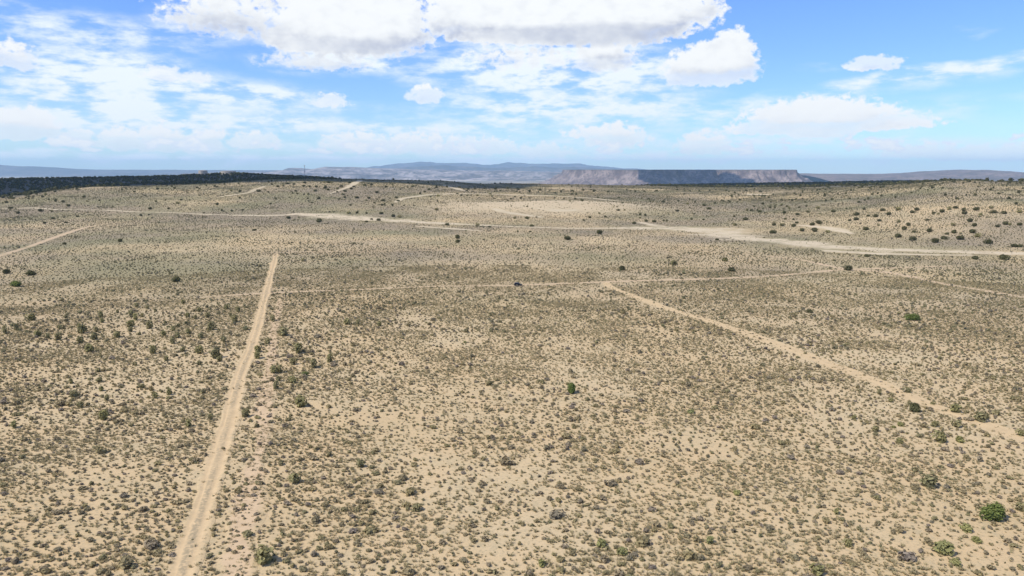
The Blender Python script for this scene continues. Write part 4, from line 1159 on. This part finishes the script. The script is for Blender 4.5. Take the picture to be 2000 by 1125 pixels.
for s in (-0.55, 0.55): bar(bm, (-1.75, s, 1.82), (0.25, s, 1.82), 0.03)
for q in (-1.5, -0.7, 0.1): bar(bm, (q, -0.55, 1.82), (q, 0.55, 1.82), 0.025)
obj('roof_rack', bm, M_CHROME, rf)
for s in (-1, 1):
    for x0, x1, x2, x3 in ((-1.85, -1.05, -1.05, -1.8), (-0.98, -0.15, -0.15, -0.98), (-0.08, 0.75, 0.36, -0.08)):
        y0, y1 = s * 0.842, s * 0.738
        off = s * 0.012
        V = [(x0, y0 + off, 1.14), (x1, y0 + off, 1.14), (x2, y1 + off, 1.58), (x3, y1 + off, 1.58)]
        V += [(a, b - off * 2.2, c) for a, b, c in V]
        link(D.objects.new('window', mesh_from('window', V, [(0, 1, 2, 3), (7, 6, 5, 4), (0, 4, 5, 1), (1, 5, 6, 2), (2, 6, 7, 3), (3, 7, 4, 0)], [M_GLASS])), cab)
    for x in (-1.3, 1.32):
        bm = bmesh.new(); cyl(bm, (x, s * 0.82, 0.38), 0.38, 0.26, 24, None, Matrix.Rotation(math.pi / 2, 3, 'X')); wh = obj('wheel', bm, M_RUB, car, False)
        bm = bmesh.new(); cyl(bm, (x, s * 0.955, 0.38), 0.22, 0.03, 16, None, Matrix.Rotation(math.pi / 2, 3, 'X')); obj('rim', bm, M_CHROME, wh)
    bm = bmesh.new(); box(bm, (2.11, s * 0.65, 0.86), (0.1, 0.32, 0.16)); obj('headlight', bm, M_LAMP, car)
    bm = bmesh.new(); box(bm, (-2.11, s * 0.74, 0.9), (0.08, 0.16, 0.26)); obj('tail_light', bm, M_RED, car)
    bm = bmesh.new(); box(bm, (0.62, s * 1.0, 1.18), (0.12, 0.2, 0.14)); obj('mirror', bm, M_BLACK, car)
    for x in (-0.35, 0.5):
        bm = bmesh.new(); box(bm, (x - 0.4, s * 0.93, 1.0), (0.16, 0.03, 0.03)); obj('handle', bm, M_CHROME, car)
V = [(0.9, -0.72, 1.17), (0.9, 0.72, 1.17), (0.52, 0.64, 1.56), (0.52, -0.64, 1.56)]
V2 = [(x + 0.055, y, z + 0.035) for x, y, z in V]
link(D.objects.new('windscreen', mesh_from('windscreen', V2 + V, [(0, 1, 2, 3), (7, 6, 5, 4), (0, 4, 5, 1), (1, 5, 6, 2), (2, 6, 7, 3), (3, 7, 4, 0)], [M_GLASS])), cab)
bm = bmesh.new(); box(bm, (2.14, 0, 0.55), (0.14, 1.75, 0.16)); obj('bumper', bm, M_RUB, car)
bm = bmesh.new(); box(bm, (-2.14, 0, 0.55), (0.14, 1.75, 0.16)); obj('bumper', bm, M_RUB, car)

# ------------------------------------------------------------------ the air
bm = bmesh.new()
box(bm, (0, 15500, 150), (70000, 55000, 900))
m, nt, out = material('thin_air')
pv = nt.nodes.new('ShaderNodeVolumePrincipled'); pv.inputs['Color'].default_value = (0.50, 0.76, 1.0, 1); pv.inputs['Density'].default_value = HAZE_DENSITY; pv.inputs['Anisotropy'].default_value = 0.0
nt.links.new(pv.outputs[0], out.inputs['Volume'])
hz = obj('haze', bm, m); tag(hz, 'thin blue haze over the plain', kind='stuff')
